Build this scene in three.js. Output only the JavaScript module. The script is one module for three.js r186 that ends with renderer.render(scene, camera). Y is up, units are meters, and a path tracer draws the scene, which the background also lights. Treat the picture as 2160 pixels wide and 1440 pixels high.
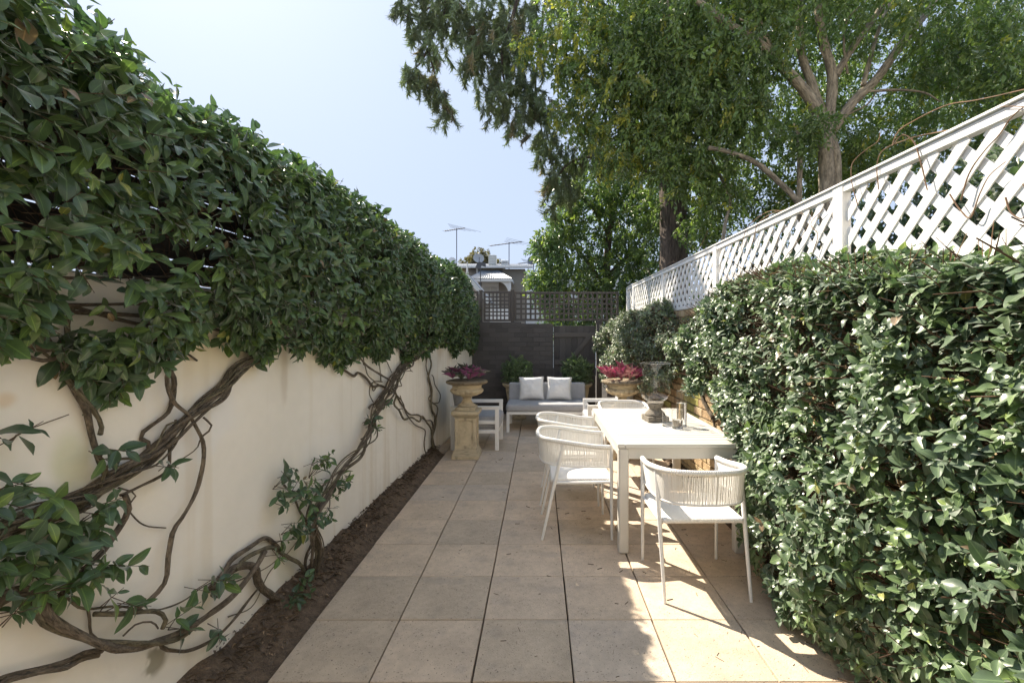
import * as THREE from 'three';
import { RoundedBoxGeometry } from 'three/addons/geometries/RoundedBoxGeometry.js';
import { mergeGeometries } from 'three/addons/utils/BufferGeometryUtils.js';

// ---------------------------------------------------------------- camera, sky, sun, exposure
const scene = new THREE.Scene();
const camera = new THREE.PerspectiveCamera(71.51, 1.5, 0.05, 400);
camera.position.set(0, 1.527, 0);
camera.lookAt(0, 1.527, -10);
camera.setViewOffset(2160, 1440, -57, 17, 2160, 1440);   // shifted lens: verticals stay upright
camera.updateProjectionMatrix();
const renderer = new THREE.WebGLRenderer({ antialias: true });
renderer.toneMapping = THREE.LinearToneMapping;
renderer.toneMappingExposure = 3.1;
renderer.shadowMap.enabled = true;

const SUN = new THREE.Vector3(-0.53, 0.76, -0.585).normalize();
{
  const w = 512, h = 256, data = new Float32Array(w * h * 4), v = new THREE.Vector3();
  for (let y = 0; y < h; y++) for (let x = 0; x < w; x++) {
    const el = ((y + 0.5) / h - 0.5) * Math.PI, az = ((x + 0.5) / w - 0.5) * 2 * Math.PI;
    v.set(Math.cos(el) * Math.cos(az), Math.sin(el), Math.cos(el) * Math.sin(az));
    const up = Math.max(0, v.y), ang = Math.acos(Math.min(1, v.dot(SUN))) * 57.3;
    const haze = Math.pow(1 - up, 3);                                   // paler towards the horizon
    const glow = 0.262 * Math.exp(-ang / 18); // air lit round the sun
    const i = (y * w + x) * 4;
    data[i] = 0.176 + 0.04 * haze + glow * 1.0;
    data[i + 1] = 0.222 + 0.035 * haze + glow * 0.9;
    data[i + 2] = 0.308 + 0.02 * haze + glow * 0.84;
    data[i + 3] = 1;
  }
  const t = new THREE.DataTexture(data, w, h, THREE.RGBAFormat, THREE.FloatType);
  t.mapping = THREE.EquirectangularReflectionMapping; t.magFilter = THREE.LinearFilter; t.needsUpdate = true;
  scene.background = t; scene.environment = t;
}
const sun = new THREE.DirectionalLight(new THREE.Color(1, 0.885, 0.72), 3.75);
sun.position.copy(SUN).multiplyScalar(40).add(new THREE.Vector3(0, 0, -6));
sun.target.position.set(0, 0, -6);
sun.castShadow = true; sun.shadow.mapSize.set(4096, 4096);
Object.assign(sun.shadow.camera, { left: -16, right: 16, top: 16, bottom: -16, near: 1, far: 90 });
sun.shadow.radius = 1;
scene.add(sun, sun.target);

// ---------------------------------------------------------------- helpers
function rngOf(seed) { let s = seed | 0; return () => { s = (s + 0x6d2b79f5) | 0; let t = Math.imul(s ^ (s >>> 15), 1 | s); t = (t + Math.imul(t ^ (t >>> 7), 61 | t)) ^ t; return ((t ^ (t >>> 14)) >>> 0) / 4294967296; }; }
const R0 = rngOf(7);
const V = (x, y, z) => new THREE.Vector3(x, y, z);
const lerp = (a, b, t) => a + (b - a) * t, clamp = (x, a, b) => Math.min(b, Math.max(a, x));
const smooth = (a, b, x) => { const t = clamp((x - a) / (b - a), 0, 1); return t * t * (3 - 2 * t); };
function table(rows, x) {           // piecewise linear: rows of [x, a, b, ...]
  if (x <= rows[0][0]) return rows[0].slice(1);
  for (let i = 1; i < rows.length; i++) if (x <= rows[i][0]) { const t = (x - rows[i - 1][0]) / (rows[i][0] - rows[i - 1][0]); return rows[i].slice(1).map((b, k) => lerp(rows[i - 1][k + 1], b, t)); }
  return rows[rows.length - 1].slice(1);
}
const hash = (x, y, s = 0) => { let h = Math.imul(x, 374761393) ^ Math.imul(y, 668265263) ^ Math.imul(s, 974634777); h = Math.imul(h ^ (h >>> 13), 1274126177); return ((h ^ (h >>> 16)) >>> 0) / 4294967296; };
function vnoise(x, y, per = 0, s = 0) {
  const xi = Math.floor(x), yi = Math.floor(y), fx = x - xi, fy = y - yi, u = fx * fx * (3 - 2 * fx), w = fy * fy * (3 - 2 * fy);
  const m = (k) => (per ? ((k % per) + per) % per : k);
  const a = hash(m(xi), m(yi), s), b = hash(m(xi + 1), m(yi), s), c = hash(m(xi), m(yi + 1), s), d = hash(m(xi + 1), m(yi + 1), s);
  return lerp(lerp(a, b, u), lerp(c, d, u), w);
}
function fbm(x, y, oct = 4, per = 0, s = 0) { let v = 0, a = 0.5, n = 0; for (let i = 0; i < oct; i++) { v += a * vnoise(x, y, per, s + i * 17); n += a; x *= 2; y *= 2; per *= 2; a *= 0.5; } return v / n; }
const n3 = (x, y, z, s = 0) => (vnoise(x, y + z * 0.37, 0, s) + vnoise(y + 3.1, z + x * 0.41, 0, s + 5) + vnoise(z + 7.7, x, 0, s + 9)) / 3;
const toS = (c) => Math.round(255 * clamp(c <= 0.0031308 ? c * 12.92 : 1.055 * Math.pow(c, 1 / 2.4) - 0.055, 0, 1));
function texture(w, h, f, color = true) {     // f(u, v) -> [r, g, b] linear, or one number
  const a = new Uint8Array(w * h * 4);
  for (let y = 0; y < h; y++) for (let x = 0; x < w; x++) {
    const c = f((x + 0.5) / w, (y + 0.5) / h), i = (y * w + x) * 4;
    if (color) { a[i] = toS(c[0]); a[i + 1] = toS(c[1]); a[i + 2] = toS(c[2]); } else a[i] = a[i + 1] = a[i + 2] = Math.round(255 * clamp(c, 0, 1));
    a[i + 3] = 255;
  }
  const t = new THREE.DataTexture(a, w, h); t.wrapS = t.wrapT = THREE.RepeatWrapping; t.magFilter = THREE.LinearFilter; t.minFilter = THREE.LinearMipmapLinearFilter; t.generateMipmaps = true;
  if (color) t.colorSpace = THREE.SRGBColorSpace;
  t.needsUpdate = true; return t;
}
const rep = (t, x, y) => { const c = t.clone(); c.repeat.set(x, y); c.needsUpdate = true; return c; };
const lin = (r, g, b) => new THREE.Color().setRGB(r, g, b);
const std = (c, o = {}) => new THREE.MeshStandardMaterial({ color: lin(...c), roughness: 0.8, ...o });
const phy = (c, o = {}) => new THREE.MeshPhysicalMaterial({ color: lin(...c), roughness: 0.8, ...o });

const taken = new Map();
const numbered = (n) => { const k = taken.get(n) ?? 0; taken.set(n, k + 1); return k ? n + '_' + String(k).padStart(3, '0') : n; };
const shade = (o) => { o.castShadow = o.receiveShadow = true; return o; };
function tag(o, label, category, group) { o.userData.label = label; o.userData.category = category; if (group) o.userData.group = group; return o; }
function thing(name, label, category, p = [0, 0, 0], turn = 0, group) { const o = new THREE.Group(); o.name = numbered(name); o.position.set(...p); o.rotation.y = turn; scene.add(o); return tag(o, label, category, group); }
function part(name, geo, mat, parent, p, rot) { const m = shade(new THREE.Mesh(geo, mat)); m.name = name; if (p) m.position.set(...p); if (rot) m.rotation.set(...rot); parent.add(m); return m; }
function structure(name, geo, mat, p) { const m = part(numbered(name), geo, mat, scene, p); m.userData.kind = 'structure'; return m; }
function copies(name, geo, mat, list, parent) {  // list of {m, c}: uncountable, one object
  const o = shade(new THREE.InstancedMesh(geo, mat, list.length)); o.name = name; o.userData.kind = 'stuff';
  const white = new THREE.Color(1, 1, 1);
  list.forEach((l, i) => { o.setMatrixAt(i, l.m); o.setColorAt(i, l.c ?? white); });
  parent.add(o); return o;
}
const box = (w, h, d) => new THREE.BoxGeometry(w, h, d);
const rbox = (w, h, d, r = 0.004, s = 2) => new RoundedBoxGeometry(w, h, d, s, Math.min(r, w / 2.01, h / 2.01, d / 2.01));
function at(g, x, y, z, rx = 0, ry = 0, rz = 0) { const m = new THREE.Matrix4().makeRotationFromEuler(new THREE.Euler(rx, ry, rz)); m.setPosition(x, y, z); return g.applyMatrix4(m); }
const merge = (list) => mergeGeometries(list.map((g) => { const k = g.index ? g.toNonIndexed() : g; for (const n of Object.keys(k.attributes)) if (!['position', 'normal', 'uv'].includes(n)) k.deleteAttribute(n); return k; }));
function uvBox(g, s = 1, ou = 0, ov = 0) {   // uv in metres from the face directions
  if (g.index) g = g.toNonIndexed();
  const p = g.attributes.position, n = g.attributes.normal, uv = new Float32Array(p.count * 2);
  for (let i = 0; i < p.count; i++) {
    const ax = Math.abs(n.getX(i)), ay = Math.abs(n.getY(i)), az = Math.abs(n.getZ(i));
    const [u, v] = ax > ay && ax > az ? [p.getZ(i), p.getY(i)] : ay > az ? [p.getX(i), p.getZ(i)] : [p.getX(i), p.getY(i)];
    uv[2 * i] = u * s + ou; uv[2 * i + 1] = v * s + ov;
  }
  g.setAttribute('uv', new THREE.BufferAttribute(uv, 2)); return g;
}
function tube(pts, radius, { seg, rad = 8, knob = 0, seed = 1, closed = false, caps = true } = {}) {
  const c = new THREE.CatmullRomCurve3(pts, closed, 'centripetal');
  const len = c.getLength(); seg = seg ?? clamp(Math.round(len / 0.03), 4, 160);
  const fr = c.computeFrenetFrames(seg, closed), pos = [], uv = [], idx = [], p = V(0, 0, 0);
  for (let i = 0; i <= seg; i++) {
    const t = i / seg; c.getPointAt(t, p);
    const r0 = typeof radius === 'function' ? radius(t) : radius;
    for (let k = 0; k <= rad; k++) {
      const a = k / rad * Math.PI * 2, kk = k % rad, r = r0 * (1 + knob * ((hash(i >> 1, kk, seed) - 0.5) * 0.7 + (vnoise(t * len * 9, 0.5, 0, seed) - 0.5) * 1.5));
      const ca = Math.cos(a) * r, sa = Math.sin(a) * r, N = fr.normals[i], B = fr.binormals[i];
      pos.push(p.x + N.x * ca + B.x * sa, p.y + N.y * ca + B.y * sa, p.z + N.z * ca + B.z * sa); uv.push(k / rad * r0 * 6.28, t * len);
    }
  }
  for (let i = 0; i < seg; i++) for (let k = 0; k < rad; k++) { const a = i * (rad + 1) + k, b = a + rad + 1; idx.push(a, b, a + 1, b, b + 1, a + 1); }
  if (caps && !closed) for (const e of [0, seg]) {
    const m = pos.length / 3; c.getPointAt(e / seg, p); pos.push(p.x, p.y, p.z); uv.push(0, 0);
    for (let k = 0; k < rad; k++) { const a = e * (rad + 1) + k; e ? idx.push(a, m, a + 1) : idx.push(a, a + 1, m); }
  }
  const g = new THREE.BufferGeometry();
  g.setAttribute('position', new THREE.Float32BufferAttribute(pos, 3)); g.setAttribute('uv', new THREE.Float32BufferAttribute(uv, 2)); g.setIndex(idx); g.computeVertexNormals();
  const nn = g.attributes.normal;
  for (let i = 0; i <= seg; i++) { const a = i * (rad + 1), b = a + rad; const x = nn.getX(a) + nn.getX(b), y = nn.getY(a) + nn.getY(b), z = nn.getZ(a) + nn.getZ(b), l = Math.hypot(x, y, z) || 1; nn.setXYZ(a, x / l, y / l, z / l); nn.setXYZ(b, x / l, y / l, z / l); }
  return g;
}
function twist(pts, n, R, r, seed) {   // n strands wound loosely round one path
  const c = new THREE.CatmullRomCurve3(pts, false, 'centripetal'), len = c.getLength(), seg = Math.max(8, Math.round(len / 0.04)), fr = c.computeFrenetFrames(seg), rg = rngOf(seed), out = [];
  for (let s = 0; s < n; s++) {
    const ph = s / n * 6.28 + rg(), turns = len * (2.2 + rg() * 1.6), RR = R * (0.75 + rg() * 0.5), q = [];
    for (let i = 0; i <= seg; i++) { const t = i / seg, a = ph + turns * t * 2.2 + Math.sin(t * 7 + s) * 0.8, k = RR * (0.8 + 0.5 * Math.sin(t * 11 + s * 2)); q.push(c.getPointAt(t).addScaledVector(fr.normals[i], Math.cos(a) * k).addScaledVector(fr.binormals[i], Math.sin(a) * k)); }
    out.push(q);
  }
  return out;
}
const M4 = (p, x, y, z, sx = 1, sy = 1, sz = 1) => new THREE.Matrix4().makeBasis(x.clone().multiplyScalar(sx), y.clone().multiplyScalar(sy), z.clone().multiplyScalar(sz)).setPosition(p);
function leafMatrix(p, dir, nrm, len, wid) { const y = dir.clone().normalize(), x = V(0, 0, 0).crossVectors(y, nrm); if (x.lengthSq() < 1e-6) x.set(1, 0, 0).cross(y); x.normalize(); const z = V(0, 0, 0).crossVectors(x, y).normalize(); return M4(p, x, y, z, wid, len, len); }
const rv = (rg) => { const z = rg() * 2 - 1, a = rg() * 6.283, r = Math.sqrt(1 - z * z); return V(r * Math.cos(a), z, r * Math.sin(a)); };
const seenAt = (p) => { const d = -p.z; if (d < 0.3) return null; return [1137 + p.x / d * 1000, 703 - (p.y - 1.527) / d * 1000, d]; };

// a leaf, unit long along +y, unit wide along x: folded along its rib, arched, pointed
function leafGeo(rows, droop, fold, shape) {
  const pos = [], uv = [], idx = [];
  for (let i = 0; i <= rows; i++) { const t = i / rows, w = shape(t) * 0.5; for (const s of [-1, 0, 1]) { const x = s * w; pos.push(x, t, -droop * t * t + fold * Math.abs(s) * w - (s ? 0.03 * Math.sin(t * 9) : 0)); uv.push(0.5 + s * w, t); } }
  for (let i = 0; i < rows; i++) for (let k = 0; k < 2; k++) { const a = i * 3 + k; idx.push(a, a + 1, a + 3, a + 1, a + 4, a + 3); }
  const g = new THREE.BufferGeometry(); g.setAttribute('position', new THREE.Float32BufferAttribute(pos, 3)); g.setAttribute('uv', new THREE.Float32BufferAttribute(uv, 2)); g.setIndex(idx); g.computeVertexNormals(); return g;
}
const ovate = (t) => Math.pow(Math.max(0, Math.sin(Math.PI * Math.pow(clamp(t, 0, 1), 0.9))), 0.72) * (1 - 0.16 * t) * 1.04;
const LEAF = [leafGeo(7, 0.12, 0.15, ovate), leafGeo(7, 0.30, 0.10, ovate), leafGeo(7, -0.06, 0.24, ovate)];
const SMALL_LEAF = leafGeo(3, 0.2, 0.3, ovate);

// ---------------------------------------------------------------- surface textures
const leafMap = texture(64, 128, (u, v) => {
  const s = Math.abs(u - 0.5), rib = smooth(0.045, 0.012, s), side = smooth(0.84, 1, Math.cos((v * 9 - s * 7) * 6.283)) * 0.25 * smooth(0.5, 0.1, s), m = 0.92 + 0.28 * fbm(u * 6, v * 9, 3);
  const k = m * (1 + side) + rib * 0.9; return [0.42 * k + rib * 0.12, 0.46 * k, 0.42 * k];
});
const barkMap = texture(256, 512, (u, v) => { const n = fbm(u * 14, v * 8, 4, 0, 3), c = fbm(u * 50, v * 30, 3, 0, 8), k = 0.2 + 1.0 * n + 0.7 * (c - 0.5); return [0.8 * k, 0.78 * k, 0.74 * k]; });
const barkBump = texture(256, 512, (u, v) => fbm(u * 24, v * 7, 4, 0, 31), false);
const grain = texture(512, 512, (u, v) => fbm(u * 64, v * 64, 4, 64, 5), false);
const coarse = texture(512, 512, (u, v) => fbm(u * 10, v * 10, 6, 10, 15), false);
const tileMap = texture(1024, 1024, (u, v) => {
  const big = fbm(u * 5, v * 5, 4, 5, 2), mid = fbm(u * 36, v * 36, 3, 36, 4), fine = hash(Math.floor(u * 1024), Math.floor(v * 1024), 9), f2 = hash(Math.floor(u * 512), Math.floor(v * 512), 11), pit = vnoise(u * 150, v * 150, 150, 21);
  let k = 0.80 + 0.28 * (big - 0.5) + 0.20 * (mid - 0.5) + 0.16 * (fine - 0.5) + 0.12 * (f2 - 0.5);
  let r = k, g = k * 0.985, b = k * 0.96;
  if (pit > 0.885) { const q = smooth(0.885, 0.94, pit); r *= 1 - 0.62 * q; g *= 1 - 0.64 * q; b *= 1 - 0.62 * q; }
  if (f2 > 0.985) { r *= 1.25; g *= 1.27; b *= 1.32; }
  const grey = smooth(0.55, 0.75, fbm(u * 7 + 3, v * 7, 4, 7, 40)); return [lerp(r, r * 0.86, grey), lerp(g, g * 0.87, grey), lerp(b, b * 0.9, grey)];
});
const tileBump = texture(512, 512, (u, v) => 0.5 + 0.35 * (fbm(u * 90, v * 90, 3, 90, 6) - 0.5) - 0.5 * smooth(0.84, 0.95, vnoise(u * 75, v * 75, 75, 23)), false);
const STEMS_A = [[0.013,0.012,2,[[0.919,1.519],[1.055,1.49],[1.187,1.504],[1.294,1.492],[1.33,1.491],[1.368,1.486],[1.423,1.479],[1.466,1.482],[1.525,1.486]]],[0.013,0.014,1,[[1.375,1.602],[1.388,1.559],[1.423,1.5],[1.459,1.453],[1.468,1.414],[1.497,1.348],[1.529,1.28],[1.558,1.201],[1.563,1.134],[1.602,1.048]]],[0.01,0.01,1,[[1.478,1.608],[1.474,1.561],[1.47,1.483],[1.463,1.445],[1.474,1.39],[1.505,1.331],[1.554,1.267],[1.582,1.221],[1.563,1.196]]],[0.01,0.011,1,[[1.869,1.59],[1.859,1.511],[1.839,1.424],[1.835,1.346],[1.869,1.254],[1.932,1.194],[1.993,1.131],[2.016,1.062],[2.014,0.967],[1.986,0.86],[1.906,0.796],[1.863,0.753],[1.845,0.664],[1.81,0.575],[1.754,0.539],[1.672,0.546]]],[0.011,0.013,1,[[1.854,1.452],[1.851,1.423],[1.894,1.351],[1.909,1.279],[1.869,1.215],[1.787,1.172],[1.754,1.146],[1.782,1.107],[1.765,1.064]]],[0.01,0.018,9,[[2.623,1.532],[2.519,1.465],[2.409,1.404],[2.269,1.352],[2.15,1.27],[2.028,1.21],[1.919,1.156],[1.833,1.105],[1.765,1.06],[1.682,1.042],[1.606,1.021],[1.554,0.997],[1.482,0.99],[1.388,0.995],[1.33,0.996],[1.282,0.991],[1.177,0.958],[1.087,0.806],[1.032,0.461]]],[0.008,0.008,1,[[1.894,1.181],[1.881,1.133],[1.869,1.077],[1.851,1.003],[1.821,0.982],[1.744,0.969],[1.643,0.966]]],[0.012,0.011,1,[[1.643,0.966],[1.662,0.907],[1.616,0.839],[1.563,0.812],[1.497,0.771],[1.423,0.726],[1.388,0.694]]],[0.026,0.017,2,[[1.003,-0.013],[1.032,0.297],[1.113,0.613],[1.227,0.778],[1.318,0.799],[1.343,0.757],[1.362,0.703],[1.423,0.628],[1.513,0.531],[1.597,0.476],[1.733,0.405],[1.894,0.341],[2.028,0.31],[2.183,0.309],[2.325,0.365],[2.423,0.412]]],[0.013,0.01,2,[[1.563,0.466],[1.529,0.488],[1.444,0.519],[1.355,0.556],[1.294,0.58],[1.26,0.585],[1.139,0.47],[1.063,0.26]]],[0.01,0.008,1,[[1.816,0.347],[1.827,0.315],[1.869,0.275],[1.972,0.21],[2.102,0.177],[2.217,0.185],[2.363,0.209],[2.444,0.241]]],[0.011,0.011,1,[[1.546,0.612],[1.643,0.558],[1.733,0.51],[1.804,0.464],[1.817,0.437],[1.812,0.397]]],[0.006,0.006,1,[[1.55,0.679],[1.556,0.585],[1.571,0.534],[1.589,0.502]]],[0.004,0.003,1,[[1.653,0.989],[1.723,0.939],[1.704,0.905],[1.717,0.859],[1.776,0.808],[1.863,0.761]]],[0.006,0.004,1,[[1.452,0.725],[1.521,0.646],[1.643,0.583],[1.776,0.489],[1.945,0.432],[2.028,0.439],[2.134,0.421]]],[0.005,0.004,1,[[1.643,0.48],[1.712,0.477],[1.765,0.454],[1.793,0.409]]],[0.006,0.006,1,[[1.881,1.521],[1.919,1.48],[1.986,1.436],[2.042,1.412]]],[0.008,0.007,1,[[1.375,1.559],[1.368,1.53],[1.388,1.5],[1.416,1.47],[1.433,1.446],[1.452,1.461]]],[0.009,0.008,1,[[1.139,1.475],[1.212,1.497],[1.294,1.488],[1.33,1.473],[1.375,1.453],[1.423,1.447],[1.452,1.461]]],[0.005,0.003,1,[[2.028,1.167],[2.072,1.115],[2.028,1.081],[1.986,1.048],[1.919,1.024],[1.881,1.014]]],[0.006,0.006,1,[[1.355,0.993],[1.388,1.002],[1.444,1.015],[1.521,1.008],[1.58,1.013]]],[0.003,0.002,1,[[1.324,1.222],[1.355,1.24],[1.409,1.258],[1.485,1.274]]],[0.01,0.009,1,[[1.381,0.793],[1.378,0.766],[1.388,0.738],[1.423,0.711],[1.466,0.725],[1.521,0.735]]],[0.007,0.006,1,[[1.563,0.985],[1.597,1.091],[1.643,1.092],[1.733,1.073],[1.776,1.099],[1.833,1.172],[1.894,1.176]]]];
const STEMS_B = [[0.016,0.014,1,[[2.098,0.395],[2.173,0.426],[2.254,0.454],[2.383,0.459],[2.492,0.452],[2.587,0.382],[2.65,0.302]]],[0.023,0.024,1,[[2.09,0.37],[2.165,0.413],[2.254,0.416],[2.362,0.363],[2.426,0.251],[2.515,0.141],[2.716,-0.015],[2.859,-0.136]]],[0.015,0.017,1,[[2.227,0.418],[2.302,0.425],[2.383,0.426],[2.515,0.393],[2.663,0.274],[2.8,0.163],[2.874,0.047],[2.896,-0.02]]],[0.022,0.014,3,[[2.905,-0.025],[2.905,0.015],[2.896,0.213],[2.859,0.357],[2.921,0.445],[3.158,0.533],[3.353,0.583],[3.527,0.632],[3.72,0.728],[3.994,0.891],[4.243,1.016],[4.682,1.172],[5.221,1.334],[5.43,1.507],[5.541,1.691]]],[0.012,0.008,1,[[2.914,0.027],[2.921,0.153],[2.985,0.222],[2.952,0.335],[2.83,0.479],[2.772,0.577],[2.69,0.665]]],[0.004,0.003,1,[[2.227,0.195],[2.383,0.155],[2.539,0.248],[2.716,0.264],[2.952,0.351],[3.122,0.44]]],[0.004,0.003,1,[[2.245,0.346],[2.492,0.299],[2.637,0.286]]]];
const STEMS_F = [[0.022,0.012,1,[[5.846,-0.068],[5.846,-0.043],[5.991,0.055],[5.894,0.214],[6.041,0.332],[6.117,0.432],[5.846,0.614],[5.894,0.803],[5.753,0.988],[5.846,1.15],[5.731,1.325],[5.708,1.48],[5.708,1.587],[5.717,1.658]]],[0.012,0.01,1,[[6.041,0.03],[5.942,0.302],[6.143,0.44],[6.169,0.551],[5.942,0.661],[5.753,0.737],[5.894,0.803],[5.799,0.984],[5.619,1.141],[5.686,1.302],[5.731,1.42],[5.753,1.539]]],[0.009,0.008,1,[[5.894,0.656],[6.304,0.628],[6.304,0.7],[5.991,0.891],[5.991,0.966],[5.846,1.016]]],[0.015,0.012,1,[[5.894,0.091],[5.846,0.2],[5.731,0.37],[5.576,0.482],[5.37,0.588],[5.253,0.554],[4.999,0.642],[4.707,0.679],[4.559,0.787],[4.447,0.87],[4.475,0.94],[4.367,1.027]]],[0.011,0.01,1,[[6.041,0.332],[5.942,0.426],[5.619,0.497],[5.41,0.592],[4.999,0.679],[4.833,0.772],[4.617,0.921]]],[0.009,0.008,1,[[5.708,0.041],[5.534,0.225],[5.619,0.369],[5.534,0.415],[5.141,0.542],[4.865,0.727],[4.801,0.807],[4.588,0.925],[4.447,0.99]]],[0.013,0.01,4,[[3.961,0.917],[4.005,0.927],[4.166,0.998],[4.315,1.069],[4.393,1.116],[4.617,1.191],[4.931,1.26],[5.069,1.348],[5.253,1.44],[5.33,1.516],[5.35,1.605]]],[0.011,0.009,1,[[4.393,1.079],[4.096,1.169],[3.836,1.256],[3.625,1.339],[3.452,1.398],[3.295,1.452],[3.179,1.488],[3.111,1.527]]],[0.012,0.012,1,[[4.447,0.981],[4.19,1.065],[4.005,1.077],[3.836,1.168],[3.718,1.218],[3.607,1.204],[3.468,1.253],[3.295,1.321],[3.208,1.387],[3.085,1.45],[3.008,1.502],[2.971,1.546]]],[0.006,0.006,1,[[4.166,1.102],[4.19,1.152],[4.119,1.253],[4.119,1.364],[4.107,1.467],[4.119,1.57]]],[0.007,0.007,1,[[3.983,0.947],[3.887,1.033],[3.877,1.099],[4.005,1.119],[4.166,1.102]]],[0.006,0.006,1,[[3.756,1.277],[3.727,1.345],[3.746,1.379],[3.708,1.458],[3.68,1.535]]],[0.006,0.006,1,[[3.727,1.345],[3.856,1.343],[3.929,1.405],[3.929,1.47],[3.94,1.552]]],[0.005,0.005,1,[[3.994,1.494],[4.005,1.452],[4.05,1.359],[4.264,1.296],[4.393,1.216],[4.475,1.155]]],[0.007,0.006,1,[[4.865,1.274],[4.559,1.413],[4.559,1.461],[4.662,1.508],[4.707,1.576]]],[0.006,0.006,1,[[3.403,1.563],[3.436,1.477],[3.536,1.402],[3.756,1.277],[3.836,1.192],[3.961,1.123]]],[0.006,0.005,1,[[4.142,1.087],[4.05,1.038],[3.983,1.071],[4.027,1.108],[4.166,1.076]]],[0.007,0.006,1,[[5.069,1.253],[5.234,1.233],[5.253,1.32],[5.37,1.382],[5.291,1.483]]],[0.006,0.005,1,[[5.753,1.336],[5.846,1.369],[5.799,1.419],[6.041,1.427],[6.092,1.515]]],[0.006,0.006,1,[[4.588,0.792],[4.738,0.787],[4.707,0.851],[4.617,0.921]]],[0.006,0.006,1,[[5.942,0.277],[6.092,0.271],[5.991,0.342]]],[0.008,0.007,2,[[3.856,0.917],[3.961,0.933],[4.05,0.92],[4.119,0.875],[4.027,0.848],[3.918,0.858]]],[0.009,0.008,1,[[3.94,0.797],[3.836,0.72],[3.756,0.706],[3.718,0.699]]]];
const LEAVES_A = [[1.292,0.956,0.075,26],[1.268,0.913,0.06,22],[1.37,0.98,0.058,14],[1.451,0.917,0.069,18],[1.498,0.929,0.047,10],[1.384,0.843,0.066,14],[1.482,0.786,0.055,12],[1.576,0.764,0.05,10],[1.257,0.793,0.053,14],[1.292,0.738,0.055,8],[1.268,1.094,0.054,12],[1.311,1.107,0.042,6],[1.245,1.26,0.033,6],[1.324,1.236,0.031,3],[1.576,1.122,0.05,6],[1.824,1.01,0.039,5],[1.576,0.606,0.058,8],[1.653,0.579,0.035,4],[1.868,0.377,0.059,9],[1.99,0.459,0.063,8],[2.082,0.421,0.055,7],[2.082,0.267,0.044,5],[1.406,1.047,0.03,4],[1.507,0.965,0.04,5],[1.435,0.742,0.038,7],[1.37,0.907,0.058,12],[1.451,0.848,0.046,8],[1.33,0.792,0.042,7],[1.217,1.041,0.058,16],[1.223,0.897,0.058,16]];
const LEAVES_B = [[2.944,0.666,0.114,22],[3.159,0.515,0.105,16],[2.977,0.722,0.066,9],[2.756,0.644,0.107,18],[2.565,0.705,0.071,13],[2.565,0.634,0.071,11],[2.671,0.731,0.045,5],[2.878,0.525,0.096,14],[3.084,0.351,0.077,12],[2.878,0.413,0.08,12],[2.643,0.431,0.088,14],[2.565,0.406,0.057,7],[2.756,0.353,0.046,6],[2.698,0.063,0.09,26],[2.643,0.049,0.059,14],[2.816,0.031,0.063,8],[3.321,0.537,0.074,9],[2.491,0.369,0.042,3]];
const LEAVES_F = [[4.151,0.931,0.052,9],[3.774,0.828,0.047,10],[3.835,0.776,0.04,8],[3.095,1.456,0.045,9],[3.442,1.427,0.029,3],[3.476,1.484,0.043,6],[2.94,1.521,0.049,8]];
const OAK_BLOBS = [[-2.87,8.51,10,0.28,26],[-2.37,8.21,10,0.42,50],[-1.77,8.41,10,0.55,70],[-2.27,7.61,10,0.38,44],[-2.59,7.08,10,0.3,40],[-2.25,6.78,10,0.3,36],[-1.99,6.51,10,0.24,26],[-1.91,6.24,10,0.14,12],[-2.69,7.96,10,0.22,14],[-1.37,8.01,10,0.6,80],[-0.77,8.11,10,0.7,90],[-1.37,7.36,10,0.45,55],[-0.87,7.26,10,0.7,100],[-0.27,7.61,10,0.8,110],[-0.77,6.61,10,0.52,75],[-0.37,6.86,10,0.6,80],[-0.07,6.31,10,0.5,65],[0.15,5.71,10,0.36,42],[0.05,5.38,10,0.18,16],[0.43,5.26,10,0.4,34],[0.53,4.71,10,0.38,32],[0.28,4.31,10,0.22,14],[0.93,5.16,10,0.6,40],[1.13,5.66,10,0.6,60],[-1.27,9.16,10,1.2,150],[-2.37,9.16,10,0.7,80],[0.13,8.96,10,1.2,120],[0.28,4.81,10,0.28,26],[-0.52,6.06,10,0.28,24]];
const CAMPHOR_BLOBS = [[0.49,4.21,11.5,0.57,150],[1.3,4.67,11.5,0.98,300],[2.22,4.21,11.5,0.98,260],[0.72,3.17,11.5,0.81,260],[1.76,3.17,11.5,0.92,300],[2.68,3.17,11.5,0.69,160],[0.15,2.71,11.5,0.39,90],[2.85,4.67,11.5,0.69,150],[1.99,5.18,11.5,0.75,180],[0.32,3.57,11.5,0.44,110],[-0.17,2.88,11.5,0.23,34],[0.03,3.75,11.5,0.28,40],[0.49,2.25,11.5,0.57,130],[1.41,2.14,11.5,0.69,160],[2.22,2.25,11.5,0.57,120],[0.9,5.01,11.5,0.52,110],[1.07,1.56,11.5,0.69,90]];
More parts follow.
